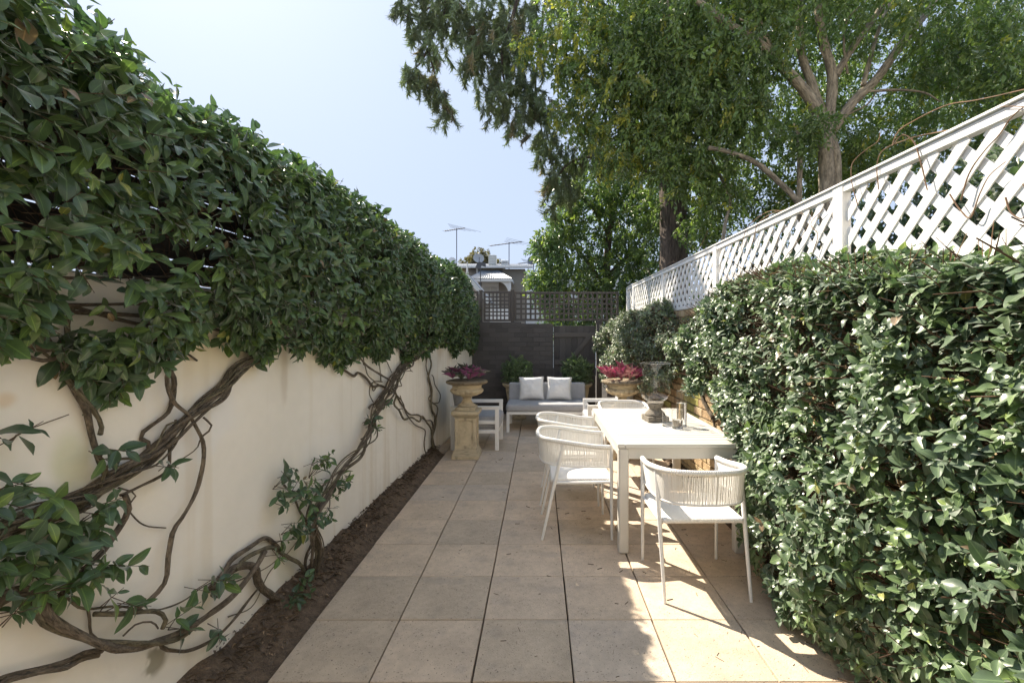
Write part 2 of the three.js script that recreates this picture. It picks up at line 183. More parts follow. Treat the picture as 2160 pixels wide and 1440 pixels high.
const FICUS_BLOBS = [[2.09,8.51,8.74,0.74,165],[2.03,7.55,8.56,0.73,165],[2.9,7.58,10.31,0.88,165],[2.31,6.07,8.71,0.74,165],[2.06,5.22,8.6,0.73,165],[2.92,4.62,10.33,0.88,165],[2.46,3.88,10.04,0.85,165],[2.67,2.56,9.64,0.82,165],[3.41,9.57,10.22,0.87,165],[3.49,8.52,9.74,0.83,165],[3.1,6.89,9.29,0.79,165],[3.68,6.83,10.19,0.87,165],[3.73,5.54,10.29,0.87,165],[3.64,4.81,10.15,0.86,165],[3.39,3.86,9.58,0.81,165],[4.2,8.83,8.9,0.76,165],[3.83,7.43,8.31,0.71,165],[4.26,7.3,9.43,0.8,165],[4.56,6.91,10.49,0.89,165],[3.99,5.22,8.67,0.74,165],[4.22,4.49,9.02,0.77,165],[4.53,3.87,9.48,0.81,165],[4.44,8.01,8.34,0.71,165],[5.12,8.34,9.62,0.82,165],[4.7,6.95,8.61,0.73,165],[5.61,6.24,9.8,0.83,165],[5.69,5.9,9.89,0.84,165],[5.11,4.2,8.86,0.75,165],[6.12,8.71,9.14,0.78,165],[6.36,8.75,10.08,0.86,165],[5.73,7.15,9.22,0.78,165],[6.59,7.12,10.41,0.89,165],[5.17,4.81,8.3,0.71,165],[5.7,4.62,9.03,0.77,165],[7.67,10.0,10.46,0.89,165],[5.93,7.51,8.34,0.71,165],[7.0,7.68,9.76,0.83,165],[6.74,5.99,9.33,0.79,165],[6.27,4.89,8.48,0.72,165],[7.88,8.79,9.14,0.78,165],[7.25,7.88,8.76,0.74,165],[7.5,6.84,9.17,0.78,165],[8.42,6.95,10.11,0.86,165],[7.18,5.31,8.79,0.75,165],[8.3,8.64,8.73,0.74,165],[7.93,7.3,8.32,0.71,165],[9.66,7.59,10.48,0.89,165],[9.17,6.31,9.7,0.82,165],[9.32,9.09,9.34,0.79,165],[10.69,8.39,10.21,0.87,165],[9.27,6.78,8.97,0.76,165],[10.08,6.43,9.68,0.82,165],[10.96,9.36,9.71,0.83,165],[11.82,9.0,10.32,0.88,165],[11.95,7.71,10.43,0.89,165],[2.47,6.16,7.2,0.86,330],[2.0,5.96,7.6,0.99,360],[1.43,6.31,7.8,0.86,280],[2.61,5.29,7.2,0.79,280],[2.15,4.97,7.6,0.84,300],[1.51,5.45,7.8,0.86,280],[2.89,4.7,7.0,0.56,170],[0.9,6.51,8.0,0.72,190],[0.35,6.72,8.2,0.57,110],[-0.22,6.51,8.2,0.23,26],[0.98,5.63,8.0,0.64,150],[1.58,4.67,7.8,0.62,190],[2.24,4.21,7.4,0.52,170],[1.21,4.63,7.9,0.47,110],[0.76,5.16,8.2,0.41,70],[3.08,5.49,6.8,0.61,170],[1.85,7.02,7.6,0.91,250],[0.9,7.31,8.0,0.88,190],[2.76,6.8,7.2,0.86,220],[3.81,4.44,6.6,0.28,60],[5.93,5.71,6.5,0.71,220],[6.16,4.96,6.2,0.56,170],[6.24,5.62,7.4,0.67,130],[6.6,4.49,7.0,0.49,110],[5.56,4.44,7.8,0.55,100],[2.91,3.91,7.6,0.46,100],[2.74,3.39,8,0.4,80],[4.88,6.28,6.4,0.77,170],[3.85,6.5,6.6,0.73,150],[3.28,6.44,6.8,0.61,130],[0.55,6.09,8.1,0.41,60],[0.43,5.36,8.1,0.28,36]];
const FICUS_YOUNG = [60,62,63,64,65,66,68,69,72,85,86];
const FICUS_LIMBS = [[0.12,0.1,[[4.3,1.23,7.0],[4.29,2.25,7.0],[4.26,3.51,7.0],[4.24,4.14,7.0],[4.22,4.66,7.0]]],[0.08,0.07,[[4.49,1.23,7.0],[4.43,2.25,7.0],[4.4,3.51,7.0],[4.38,4.14,7.0],[4.29,4.56,7.0]]],[0.085,0.045,[[4.24,4.59,7.0],[3.9,5.04,6.92],[3.44,5.45,6.84],[3.13,5.67,6.76],[2.56,5.96,6.68],[2.2,6.17,6.6]]],[0.07,0.04,[[4.21,4.63,7.0],[4.07,5.21,7.05],[3.93,5.74,7.1],[3.95,6.41,7.15],[4.05,7.02,7.2]]],[0.08,0.045,[[4.26,4.56,7.0],[4.32,5.11,6.98],[4.3,5.38,6.96],[4.15,5.85,6.94],[4.07,6.39,6.92],[4.02,6.79,6.9]]],[0.055,0.035,[[4.38,5.33,7.0],[4.64,5.75,7.0],[4.99,6.24,7.0],[5.27,6.66,7.0]]],[0.075,0.04,[[4.33,4.52,7.0],[4.65,4.95,7.02],[5.02,5.31,7.04],[5.39,5.82,7.06],[5.83,6.36,7.08],[6.13,6.8,7.1]]],[0.035,0.02,[[4.79,5.19,7.0],[5.03,5.88,7.1],[5.28,6.44,7.2],[5.5,6.8,7.3]]],[0.05,0.03,[[3.94,2.53,7.0],[3.85,3.36,6.96],[3.48,3.76,6.92],[3.12,4.02,6.88],[2.69,4.16,6.84],[2.43,4.19,6.8]]],[0.045,0.035,[[3.87,2.53,7.0],[3.9,3.54,7.1],[3.96,4.28,7.2],[3.96,4.76,7.3]]],[0.03,0.012,[[3.66,5.4,7.0],[3.44,5.51,6.83],[3.09,5.81,6.67],[2.75,5.84,6.5]]],[0.022,0.01,[[4.82,5.1,7.0],[5.26,5.07,6.9],[5.53,4.98,6.8],[5.68,4.8,6.7]]],[0.02,0.008,[[4.56,5.36,7.0],[4.46,5.78,6.93],[4.48,6.08,6.87],[4.71,6.31,6.8]]],[0.02,0.01,[[4.22,4.14,7.0],[4.59,4.76,7.13],[5.04,5.04,7.27],[5.28,5.32,7.4]]],[0.03,0.02,[[2.68,2.53,7.0],[2.87,3.23,7.3],[3.06,3.68,7.6],[2.87,4.47,7.9],[2.81,5.24,8.2]]],[0.016,0.008,[[1.9,6.45,7.0],[1.95,6.1,7.0],[2.12,5.85,7.0],[2.26,5.75,7.0]]],[0.05,0.03,[[3.52,5.54,7.0],[3.19,6.1,6.9],[2.94,6.58,6.8]]]];
const OAK_LIMBS = [[0.29,0.21,[[2.64,-0.03,9.2],[2.62,1.55,9.22],[2.63,2.85,9.25],[2.63,3.87,9.28],[2.61,4.72,9.3],[2.55,5.75,9.32],[2.41,6.98,9.35],[2.28,8.31,9.38],[2.19,9.64,9.4]]],[0.1,0.03,[[2.49,6.2,9.3],[2.01,7.3,9.42],[1.36,8.04,9.53],[0.61,8.5,9.65],[-0.36,8.69,9.77],[-1.35,8.67,9.88],[-2.07,8.46,10.0]]],[0.05,0.02,[[2.61,4.53,9.3],[2.2,4.72,9.44],[1.66,4.96,9.58],[1.1,5.15,9.72],[0.62,5.06,9.86],[0.33,4.76,10.0]]],[0.04,0.012,[[-0.36,8.64,9.7],[-0.56,8.01,9.77],[-0.76,7.37,9.85],[-0.71,6.72,9.93],[-0.47,6.16,10.0]]],[0.03,0.01,[[-1.87,8.56,10.0],[-2.12,8.06,10.0],[-2.32,7.56,10.0],[-2.22,7.06,10.0],[-2.07,6.56,10.0],[-1.92,6.16,10.0]]],[0.03,0.01,[[-1.77,8.76,10.0],[-2.37,8.36,10.0],[-2.67,8.16,10.0],[-2.87,8.26,10.0]]],[0.03,0.01,[[0.13,8.42,9.8],[0.03,7.57,9.85],[-0.07,6.7,9.9],[0.03,5.93,9.95],[0.13,5.46,10.0]]],[0.025,0.01,[[-2.32,7.56,10.0],[-2.57,7.16,10.0],[-2.77,7.06,10.0]]],[0.03,0.012,[[-0.77,7.66,10.0],[-1.37,7.46,10.0],[-1.57,7.16,10.0]]]];
const CAMPHOR_LIMBS = [[0.12,0.07,[[1.76,-0.0,11.5],[1.7,1.56,11.5],[1.64,2.71,11.5],[1.7,3.86,11.5],[1.87,4.78,11.5]]],[0.06,0.02,[[1.67,2.6,11.5],[1.07,3.4,11.5],[0.61,4.09,11.5]]],[0.06,0.02,[[1.7,2.94,11.5],[2.33,3.63,11.5],[2.68,4.32,11.5]]],[0.04,0.015,[[1.68,2.02,11.5],[0.95,2.48,11.5],[0.26,2.83,11.5]]],[0.04,0.015,[[1.71,3.86,11.5],[1.3,4.55,11.5],[0.95,4.9,11.5]]]];
// ---------------------------------------------------------------- ground, paving, soil
const wallX = (d) => -1.54 + 0.03 * d;            // face of the rendered wall, d metres ahead of the camera's place
const brickX = (d) => 1.72 - 0.015 * d;           // face of the brick wall opposite
const BACK = 9.0, whiteTrim = std([0.8, 0.8, 0.78], { roughness: 0.5 });

const earth = std([0.055, 0.043, 0.032], { map: rep(coarse, 1, 1), roughness: 0.95 });
{ const g = new THREE.PlaneGeometry(300, 300).rotateX(-Math.PI / 2); structure('ground', uvBox(g, 0.5), earth, [0, -0.075, 0]); }

const TILE = [[0.70, 0.575, 0.45], [0.63, 0.525, 0.41], [0.745, 0.605, 0.465], [0.67, 0.57, 0.47]].map((c) => std(c, { map: tileMap, bumpMap: rep(tileBump, 2, 2), bumpScale: 0.0035, roughness: 0.86 }));
const paving = new THREE.Group(); paving.name = 'paving'; paving.userData.kind = 'structure'; scene.add(paving);
{
  const cache = new Map(), geo = (w, l, k) => { const key = w.toFixed(3) + l.toFixed(3) + k; if (!cache.has(key)) cache.set(key, uvBox(rbox(w, 0.04, l, 0.004, 2), 1 / 0.9, hash(k, 3), hash(k, 8))); return cache.get(key); };
  const put = (x0, x1, d0, d1) => {
    const w = x1 - x0 - 0.0075, l = d1 - d0 - 0.0045, k = Math.floor(R0() * 12);
    const m = part('paver', geo(w, l, k), TILE[Math.floor(R0() * 4)], paving, [(x0 + x1) / 2 + (R0() - 0.5) * 0.003, -0.02 + (R0() - 0.5) * 0.003, -(d0 + d1) / 2 + (R0() - 0.5) * 0.002], [(R0() - 0.5) * 0.004, (R0() - 0.5) * 0.004, (R0() - 0.5) * 0.004]);
    return m;
  };
  for (let r = -7; r <= 14; r++) {
    const d0 = 2.53 + 0.4515 * r, d1 = r === 14 ? BACK - 0.005 : d0 + 0.4515;
    for (let c = 0; c < 6; c++) put(-1.196 + 0.45 * c, -0.746 + 0.45 * c, d0, d1);
    if (d0 > 6.0) put(wallX(d0) + 0.02, -1.196, d0, d1);
  }
}
function soilStrip(name, xa, xb, d0, d1, seed, lift) {   // xa(d) at the wall, xb at the paving
  const nu = 260, nv = 16, pos = [], uv = [], idx = [];
  for (let i = 0; i <= nu; i++) for (let j = 0; j <= nv; j++) {
    const d = lerp(d0, d1, i / nu), t = j / nv, x = lerp(xa(d), xb, t);
    const y = lerp(lift, -0.03, smooth(0, 1, t)) + 0.035 * (fbm(d * 9, x * 9, 4, 0, seed) - 0.5) + 0.03 * (1 - t) * (vnoise(d * 5, 2, 0, seed) - 0.5);
    pos.push(x, y, -d); uv.push(x * 2, d * 2);
  }
  for (let i = 0; i < nu; i++) for (let j = 0; j < nv; j++) { const a = i * (nv + 1) + j, b = a + nv + 1; idx.push(a, b, a + 1, b, b + 1, a + 1); }
  const g = new THREE.BufferGeometry(); g.setAttribute('position', new THREE.Float32BufferAttribute(pos, 3)); g.setAttribute('uv', new THREE.Float32BufferAttribute(uv, 2));
  const f = idx; if (xa(0) < xb) for (let k = 0; k < f.length; k += 3) [f[k + 1], f[k + 2]] = [f[k + 2], f[k + 1]];
  g.setIndex(f); g.computeVertexNormals();
  const soilMap = texture(512, 512, (u, v) => { const n = fbm(u * 20, v * 20, 5, 20, seed), f = hash(Math.floor(u * 256), Math.floor(v * 256), seed), k = 0.35 + 0.9 * n + (f - 0.5) * 0.4; return f > 0.975 ? [0.75, 0.68, 0.6] : [0.50 * k, 0.41 * k, 0.33 * k]; });
  structure(name, g, std([0.34, 0.295, 0.25], { map: soilMap, bumpMap: grain, bumpScale: 0.012, roughness: 1 }));
  const litter = [], rg = rngOf(seed + 3), chip = leafGeo(3, 0.5, 0.7, ovate), fall = leafGeo(3, 0.35, 0.25, ovate), n = Math.round((d1 - d0) * 520);
  const stalks = [];
  for (let i = 0; i < n; i++) {
    const d = lerp(d0, d1, rg()), t = Math.pow(rg(), 0.8), x = lerp(xa(d) + 0.01, xb + Math.sign(xa(d) - xb) * 0.06, t), y = lerp(lift, -0.03, smooth(0, 1, t)) + 0.008 + rg() * 0.012;
    const a = rg() * 6.28, s = 0.009 + rg() * rg() * 0.034, dir = V(Math.cos(a), (rg() - 0.4) * 0.7, Math.sin(a)), k = 0.45 + rg() * 0.9;
    litter.push({ m: leafMatrix(V(x, y, -d), dir, V(rg() - 0.5, 1, rg() - 0.5), s, s * 0.55), c: rg() < 0.25 ? lin(0.32 * k, 0.23 * k, 0.15 * k) : lin(0.14 * k, 0.11 * k, 0.085 * k) });
    if (rg() < 0.9) { const q = rg() * 6.28, L = 0.02 + rg() * 0.05; stalks.push({ m: leafMatrix(V(lerp(xa(d) + 0.01, xb + Math.sign(xa(d) - xb) * 0.09, rg()), y, -d), V(Math.cos(q), 0.15 + rg() * 0.6, Math.sin(q)), V(0, 1, 0.2), L, 0.003), c: lin(0.12 * k, 0.085 * k, 0.055 * k) }); }
  }
  const lit = copies(numbered('leaf_litter'), chip, std([1, 1, 1], { roughness: 0.95 }), litter, scene); tag(lit, name === 'soil' ? 'dry brown leaves and bark chips on the soil along the cream wall' : 'dry leaves on the soil along the brick wall under the hedge', 'leaf litter');
  const st = copies(numbered('dry_twigs'), fall, std([1, 1, 1], { roughness: 0.95 }), stalks, scene); tag(st, name === 'soil' ? 'thin dry twigs and stalks lying on the soil along the cream wall' : 'thin dry twigs on the soil along the brick wall', 'twigs');
}
soilStrip('soil', (d) => wallX(d) - 0.01, -1.196, -0.3, 6.05, 51, 0.085);
soilStrip('soil', (d) => brickX(d) + 0.01, 1.502, -0.3, 8.9, 77, 0.02);
{ // stray needles and specks blown over the pavers
  const rg = rngOf(91), list = [];
  for (let i = 0; i < 150; i++) { const d = 1.6 + rg() * 5, x = -1.1 + Math.pow(rg(), 0.6) * 2.5, a = rg() * 6.28; list.push({ m: leafMatrix(V(x, 0.004, -d), V(Math.cos(a), 0, Math.sin(a)), V(0, 1, 0), 0.01 + rg() * 0.035, 0.0013 + rg() * 0.0012), c: lin(0.10, 0.07, 0.04) }); }
  tag(copies('fallen_needles', leafGeo(5, 0.0, -0.3, (t) => 0.9 + 0.1 * t), std([1, 1, 1], { roughness: 0.9 }), list, scene), 'thin brown needles scattered over the sandy pavers', 'needles');
}

// the terrace behind the camera and the back of the house it belongs to: both in full sun
structure('terrace', uvBox(rbox(11, 0.04, 1.72, 0.01), 1 / 0.9), TILE[0], [3.6, -0.022, 1.52]);
{
  const t = thing('own_house', 'cream rendered house facade facing the courtyard from behind', 'house', [3.6, 0, 2.4]);
  const cream = std([0.86, 0.82, 0.74], { roughness: 0.85, bumpMap: coarse, bumpScale: 0.004 });
  part('wall', box(11, 6.9, 0.3), cream, t, [0, 3.4, 0.2]);
  for (const x of [-3.6, -0.4, 2.8]) { const w = part('window', box(1.1, 1.5, 0.06), std([0.06, 0.07, 0.08], { roughness: 0.1 }), t, [x, 4.6, 0.03]); part('frame', box(1.26, 0.08, 0.1), whiteTrim, w, [0, -0.8, 0]); }
  const dr = part('door', box(2.4, 2.2, 0.06), std([0.06, 0.07, 0.08], { roughness: 0.1 }), t, [-3.6, 1.1, 0.03]); part('frame', box(2.6, 0.1, 0.1), whiteTrim, dr, [0, 1.16, 0]);
}

// ---------------------------------------------------------------- cream rendered wall with its board fence
const plaster = texture(1600, 400, (u, v) => {
  const d = u * 10 - 1, Y = v * 1.8;
  const n = fbm(d * 2.2, Y * 2.2, 5, 0, 1), f = fbm(d * 18, Y * 18, 4, 0, 2), sp = vnoise(d * 110, Y * 110, 0, 3);
  const streak = fbm(d * 9, Y * 0.55, 4, 0, 4), streak2 = fbm(d * 26, Y * 0.9, 3, 0, 6);
  let r = 0.905, g = 0.865, b = 0.785; const k = 0.93 + 0.12 * n + 0.05 * (f - 0.5); r *= k; g *= k; b *= k * (0.99 + 0.02 * n);
  const mix = (a, R, G, B) => { a = clamp(a, 0, 1); r = lerp(r, R, a); g = lerp(g, G, a); b = lerp(b, B, a); };
  const blob = (x, y, rx, ry, seed, lo = 0.9, hi = 0.25) => smooth(lo, hi, Math.hypot((d - x) / rx, (Y - y) / ry) + 1.1 * (fbm(d * 5, Y * 5, 4, 0, seed) - 0.5));
  mix(0.55 * blob(2.25, 1.42, 0.5, 0.2, 11), 0.80, 0.68, 0.44);
  mix(0.42 * blob(3.1, 1.45, 0.5, 0.22, 12), 0.82, 0.72, 0.5);
  mix(0.42 * blob(2.1, 1.12, 0.28, 0.2, 13), 0.86, 0.86, 0.87);
  mix(0.5 * blob(1.5, 1.14, 0.10, 0.14, 14), 0.60, 0.62, 0.34);
  mix(0.5 * blob(1.33, 1.55, 0.2, 0.17, 31) * smooth(0.36, 0.58, f), 0.50, 0.49, 0.33);
  mix(0.35 * smooth(0.6, 0.8, sp) * blob(1.34, 1.6, 0.2, 0.14, 33), 0.40, 0.39, 0.27);
  mix(0.35 * blob(5.2, 1.5, 0.25, 0.3, 41) , 0.66, 0.52, 0.36); mix(0.4 * blob(6.4, 1.35, 0.2, 0.35, 42), 0.62, 0.50, 0.34); mix(0.3 * blob(4.3, 0.9, 0.4, 0.3, 43), 0.74, 0.68, 0.56); mix(0.35 * blob(3.2, 0.75, 0.5, 0.16, 45), 0.92, 0.91, 0.88); mix(0.45 * blob(1.5, 0.9, 0.14, 0.10, 47), 0.62, 0.58, 0.40);
  mix(0.30 * smooth(0.54, 0.76, streak), 0.70, 0.60, 0.44);
  mix(0.22 * smooth(0.55, 0.78, streak2) * smooth(2.6, 4.2, d), 0.62, 0.55, 0.44);
  mix(0.5 * blob(2.72, 1.28, 0.05, 0.22, 16) , 0.60, 0.52, 0.42);
  mix(0.75 * blob(1.83, 0.26, 0.09, 0.1, 17, 0.8, 0.4) * smooth(0.42, 0.6, f), 0.22, 0.20, 0.13);
  for (const [x, w] of [[2.05, 0.2], [2.5, 0.12], [3.4, 0.3], [4.6, 0.25], [5.3, 0.3]]) mix(0.7 * blob(x, 0.03, w, 0.12, 19) * smooth(0.42, 0.62, f), 0.34, 0.29, 0.2);
  mix(0.45 * blob(2.75, 0.25, 0.16, 0.28, 23), 0.52, 0.50, 0.34);
  mix(0.45 * blob(1.33, 1.34, 0.05, 0.04, 37), 0.66, 0.45, 0.22);
  return [r, g, b];
});
plaster.wrapS = plaster.wrapT = THREE.ClampToEdgeWrapping;
{
  const pos = [], uv = [], idx = [], nu = 200, H = 1.73, prof = [[0, -0.06], [0, 0.2], [0, 0.5], [0, 0.8], [0, 1.1], [0, 1.4], [0, H - 0.012], [-0.012, H], [-0.2, H], [-0.2, -0.06]], m = prof.length;
  for (let i = 0; i <= nu; i++) { const d = lerp(-0.8, BACK + 0.25, i / nu); prof.forEach(([o, y], j) => { const w = o === 0 ? 0.007 * (fbm(d * 2.6, y * 2.6, 3, 0, 44) - 0.5) * 2 : 0; pos.push(wallX(d) + o + w, y, -d); uv.push((d + 1) / 10, clamp(y, 0, 1.79) / 1.8); }); }
  for (let i = 0; i < nu; i++) for (let j = 0; j < m - 1; j++) { const a = i * m + j, b = a + m; idx.push(a, a + 1, b, b, a + 1, b + 1); }
  const g = new THREE.BufferGeometry(); g.setAttribute('position', new THREE.Float32BufferAttribute(pos, 3)); g.setAttribute('uv', new THREE.Float32BufferAttribute(uv, 2)); g.setIndex(idx); g.computeVertexNormals();
  const bump = rep(coarse, 9, 2);
  const wall = part('rendered_wall', g, std([1, 1, 1], { map: plaster, bumpMap: bump, bumpScale: 0.004, roughness: 0.88 }), scene);
  tag(wall, 'cream rendered garden wall with stains and climbing stems', 'wall');
}
const oldWood = [0.06, 0.05, 0.042].map((x) => x);
const WOOD = [0.8, 1, 1.25].map((k) => std(oldWood.map((c) => c * k), { map: barkMap, bumpMap: grain, bumpScale: 0.002, roughness: 0.9 }));
{
  const t = thing('board_fence', 'dark timber board fence on top of cream wall, behind leaves', 'fence');
  const L = 8.9, ang = Math.atan(0.03);
  for (let k = 0; k < 7; k++) part('board', uvBox(box(0.018, 0.088, L), 1, 0, k * 0.3), WOOD[k % 3], t, [wallX(L / 2 - 0.8) - 0.08, 1.79 + k * 0.098, -(L / 2 - 0.8)], [0, -ang, 0]);
  for (let d = 0; d < 8; d += 1.8) part('post', uvBox(box(0.07, 0.70, 0.07), 1), WOOD[1], t, [wallX(d) - 0.13, 2.08, -d]);
}

// ---------------------------------------------------------------- charcoal back wall, gate and trellis
const CHAR = [0.85, 1, 1.15].map((k) => std([0.078 * k, 0.072 * k, 0.071 * k], { roughness: 0.62, bumpMap: rep(grain, 6, 6), bumpScale: 0.0025 }));
const LEDGE = std([0.095, 0.087, 0.083], { roughness: 0.6 });
const TREL = [0.9, 1, 1.12].map((k) => std([0.082 * k, 0.071 * k, 0.064 * k], { roughness: 0.6, bumpMap: rep(grain, 3, 3), bumpScale: 0.001 }));
{
  const t = thing('charcoal_wall', 'charcoal painted brick wall behind the grey sofa', 'wall', [0, 0, -BACK]);
  part('backing', box(1.818, 1.70, 0.2), CHAR[0], t, [-0.641, 0.85, -0.081]);
  const g = [0, 1, 2].map((k) => uvBox(rbox(0.2355, 0.0825, 0.05, 0.004, 1), 1, k * 0.3, k * 0.2));
  const half = uvBox(rbox(0.116, 0.0825, 0.05, 0.004, 1), 1);
  for (let c = 0; c < 20; c++) {
    const y = 0.045 + c * 0.0855;
    for (let i = 0; i < 8; i++) {
      const x = -1.42 + i * 0.2385 + (c % 2 ? 0.119 : 0);
      const rightEnd = x + 0.116 > 0.27;
      if (x < -1.35 || x > 0.26) continue;
      if (rightEnd) part('brick', half, CHAR[1], t, [x - 0.06, y, -0.002 + (R0() - 0.5) * 0.004]);
      else part('brick', g[(i + c) % 3], CHAR[Math.floor(R0() * 3)], t, [x, y, -0.002 + (R0() - 0.5) * 0.003]);
    }
  }
  part('coping', rbox(1.19, 0.04, 0.24, 0.006), CHAR[1], t, [-0.945 + 0.0, 1.725, -0.10]);
}
{
  const t = thing('garden_gate', 'charcoal timber gate with ledges and diagonal brace', 'gate', [0, 0, -BACK]);
  for (let k = 0; k < 7; k++) part('board', uvBox(rbox(0.1131, 1.64, 0.022, 0.003, 1), 1, k * 0.2), CHAR[(k * 2) % 3], t, [0.334 + k * 0.1135, 0.85, -0.02]);
  for (const y of [1.50, 0.98, 0.25]) part('ledge', rbox(0.78, 0.085, 0.025, 0.003), LEDGE, t, [0.681, y, 0.004]);
  part('brace', rbox(0.085, 0.76, 0.024, 0.003), LEDGE, t, [0.77, 1.24, 0.006], [0, 0, -0.68]);
  part('latch', rbox(0.03, 0.10, 0.02, 0.003), CHAR[0], t, [0.32, 1.12, 0.008]);
}
{
  const t = thing('gate_post', 'charcoal timber post at the hinge side of the gate', 'post', [1.146, 0, -BACK]);
  part('shaft', rbox(0.10, 1.74, 0.10, 0.006), CHAR[1], t, [0, 0.87, -0.05]);
  part('cap', rbox(0.12, 0.025, 0.12, 0.004), CHAR[1], t, [0, 1.751, -0.05]);
}
function squareTrellis(x0, x1, y0, y1, pitch, label) {
  const t = thing('square_trellis', label, 'trellis', [0, 0, -BACK - 0.06]), f = 0.042;
  part('top_rail', rbox(x1 - x0, f, 0.045, 0.003), TREL[1], t, [(x0 + x1) / 2, y1 - f / 2, 0]);
  part('bottom_rail', rbox(x1 - x0, f, 0.045, 0.003), TREL[1], t, [(x0 + x1) / 2, y0 + f / 2, 0]);
  for (const x of [x0 + f / 2, x1 - f / 2]) part('stile', box(f, y1 - y0 - 2 * f - 0.001, 0.044), TREL[1], t, [x, (y0 + y1) / 2, 0]);
  const nx = Math.round((x1 - x0 - 2 * f) / pitch), ny = Math.round((y1 - y0 - 2 * f) / pitch), px = (x1 - x0 - 2 * f) / nx, py = (y1 - y0 - 2 * f) / ny, w = pitch * (pitch < 0.08 ? 0.36 : 0.39);
  const gv = box(w, y1 - y0 - 2 * f, 0.008), gh = box(x1 - x0 - 2 * f, w, 0.008);
  for (let i = 1; i < nx; i++) part('slat', gv, TREL[i % 3], t, [x0 + f + i * px, (y0 + y1) / 2, 0.0045]);
  for (let j = 1; j < ny; j++) part('slat', gh, TREL[(j + 1) % 3], t, [(x0 + x1) / 2, y0 + f + j * py, -0.0045]);
}
squareTrellis(-1.60, -1.155, 1.755, 2.335, 0.072, 'short brown square trellis panel half hidden by the climbing hedge');
squareTrellis(-1.065, -0.545, 1.755, 2.335, 0.072, 'fine brown square trellis panel above the charcoal wall, between two posts');
squareTrellis(-0.475, 1.52, 1.765, 2.322, 0.090, 'long brown square trellis panel above the charcoal gate');
for (const [x, h, l] of [[-1.11, 2.34, 'tall brown post between the short and the fine trellis panels'], [-0.51, 2.345, 'brown post between the fine and the long trellis panels']]) {
  const t = thing('trellis_post', l, 'post', [x, 0, -BACK - 0.06]);
  part('shaft', rbox(0.064, h, 0.064, 0.004), TREL[0], t, [0, h / 2, 0.0]);
  part('cap', rbox(0.075, 0.014, 0.075, 0.003), TREL[2], t, [0, h + 0.006, 0.0]);
}

// ---------------------------------------------------------------- brick wall on the right, white lattice above
const BRICK = [[0.50, 0.37, 0.22], [0.42, 0.30, 0.18], [0.56, 0.44, 0.29], [0.46, 0.36, 0.21], [0.38, 0.28, 0.18], [0.42, 0.40, 0.13], [0.38, 0.37, 0.14]];
const brickMap = texture(512, 512, (u, v) => { const n = fbm(u * 9, v * 9, 5, 9, 3), pit = vnoise(u * 60, v * 60, 60, 5), k = 0.55 + 0.75 * n; return pit > 0.88 ? [0.3, 0.26, 0.2] : [k, k * 0.98, k * 0.94]; });
const brickM = BRICK.map((c) => std(c, { map: brickMap, bumpMap: rep(coarse, 3, 3), bumpScale: 0.008, roughness: 0.92 }));
{
  const t = thing('brick_wall', 'weathered buff brick wall with moss behind the table', 'wall'), ang = Math.atan(0.015);
  part('mortar', box(0.2, 1.79, BACK + 0.9), std([0.26, 0.22, 0.16], { roughness: 1, bumpMap: grain, bumpScale: 0.006 }), t, [brickX((BACK - 0.9) / 2) + 0.112, 0.83, -(BACK - 0.9) / 2], [0, ang, 0]);
  const g = [0, 1, 2, 3].map((k) => uvBox(rbox(0.06, 0.0755, 0.2295, 0.005, 1), 2.4, k * 0.31, k * 0.17)), rest = [];
  for (let c = 0; c < 20; c++) for (let i = 0; i < 40; i++) {
    const d = -0.85 + i * 0.2395 + (c % 2 ? 0.12 : 0), y = 0.03 + c * 0.0865; if (d > BACK - 0.12) continue;
    const x = brickX(d) + 0.028 + (R0() - 0.5) * 0.008, k = Math.floor(R0() * 4), mossy = fbm(d * 1.6, y * 2.2, 3, 0, 71) > 0.52 && y > 0.5 && R0() < 0.65;
    const mat = brickM[mossy ? 5 + Math.floor(R0() * 2) : Math.floor(R0() * 5)];
    if (d > 3.75 && d < 6.3) part('brick', g[k], mat, t, [x, y, -d], [(R0() - 0.5) * 0.02, ang, 0]);
    else rest.push(at(g[k].clone(), x, y, -d, 0, ang, 0));
  }
  const o = part('brickwork', merge(rest), brickM[0], t); o.userData.kind = 'stuff';
  const top = uvBox(rbox(0.11, 0.0755, 0.07, 0.006, 1), 2.4);
  for (let i = 0; i < 34; i++) { const d = 3.9 + i * 0.079; part('header_brick', top, brickM[Math.floor(R0() * 5)], t, [brickX(d) + 0.045, 1.752, -d], [0, ang, 0]); }
}
const whitePaint = std([0.80, 0.80, 0.79], { roughness: 0.42, bumpMap: rep(grain, 2, 2), bumpScale: 0.0006 });
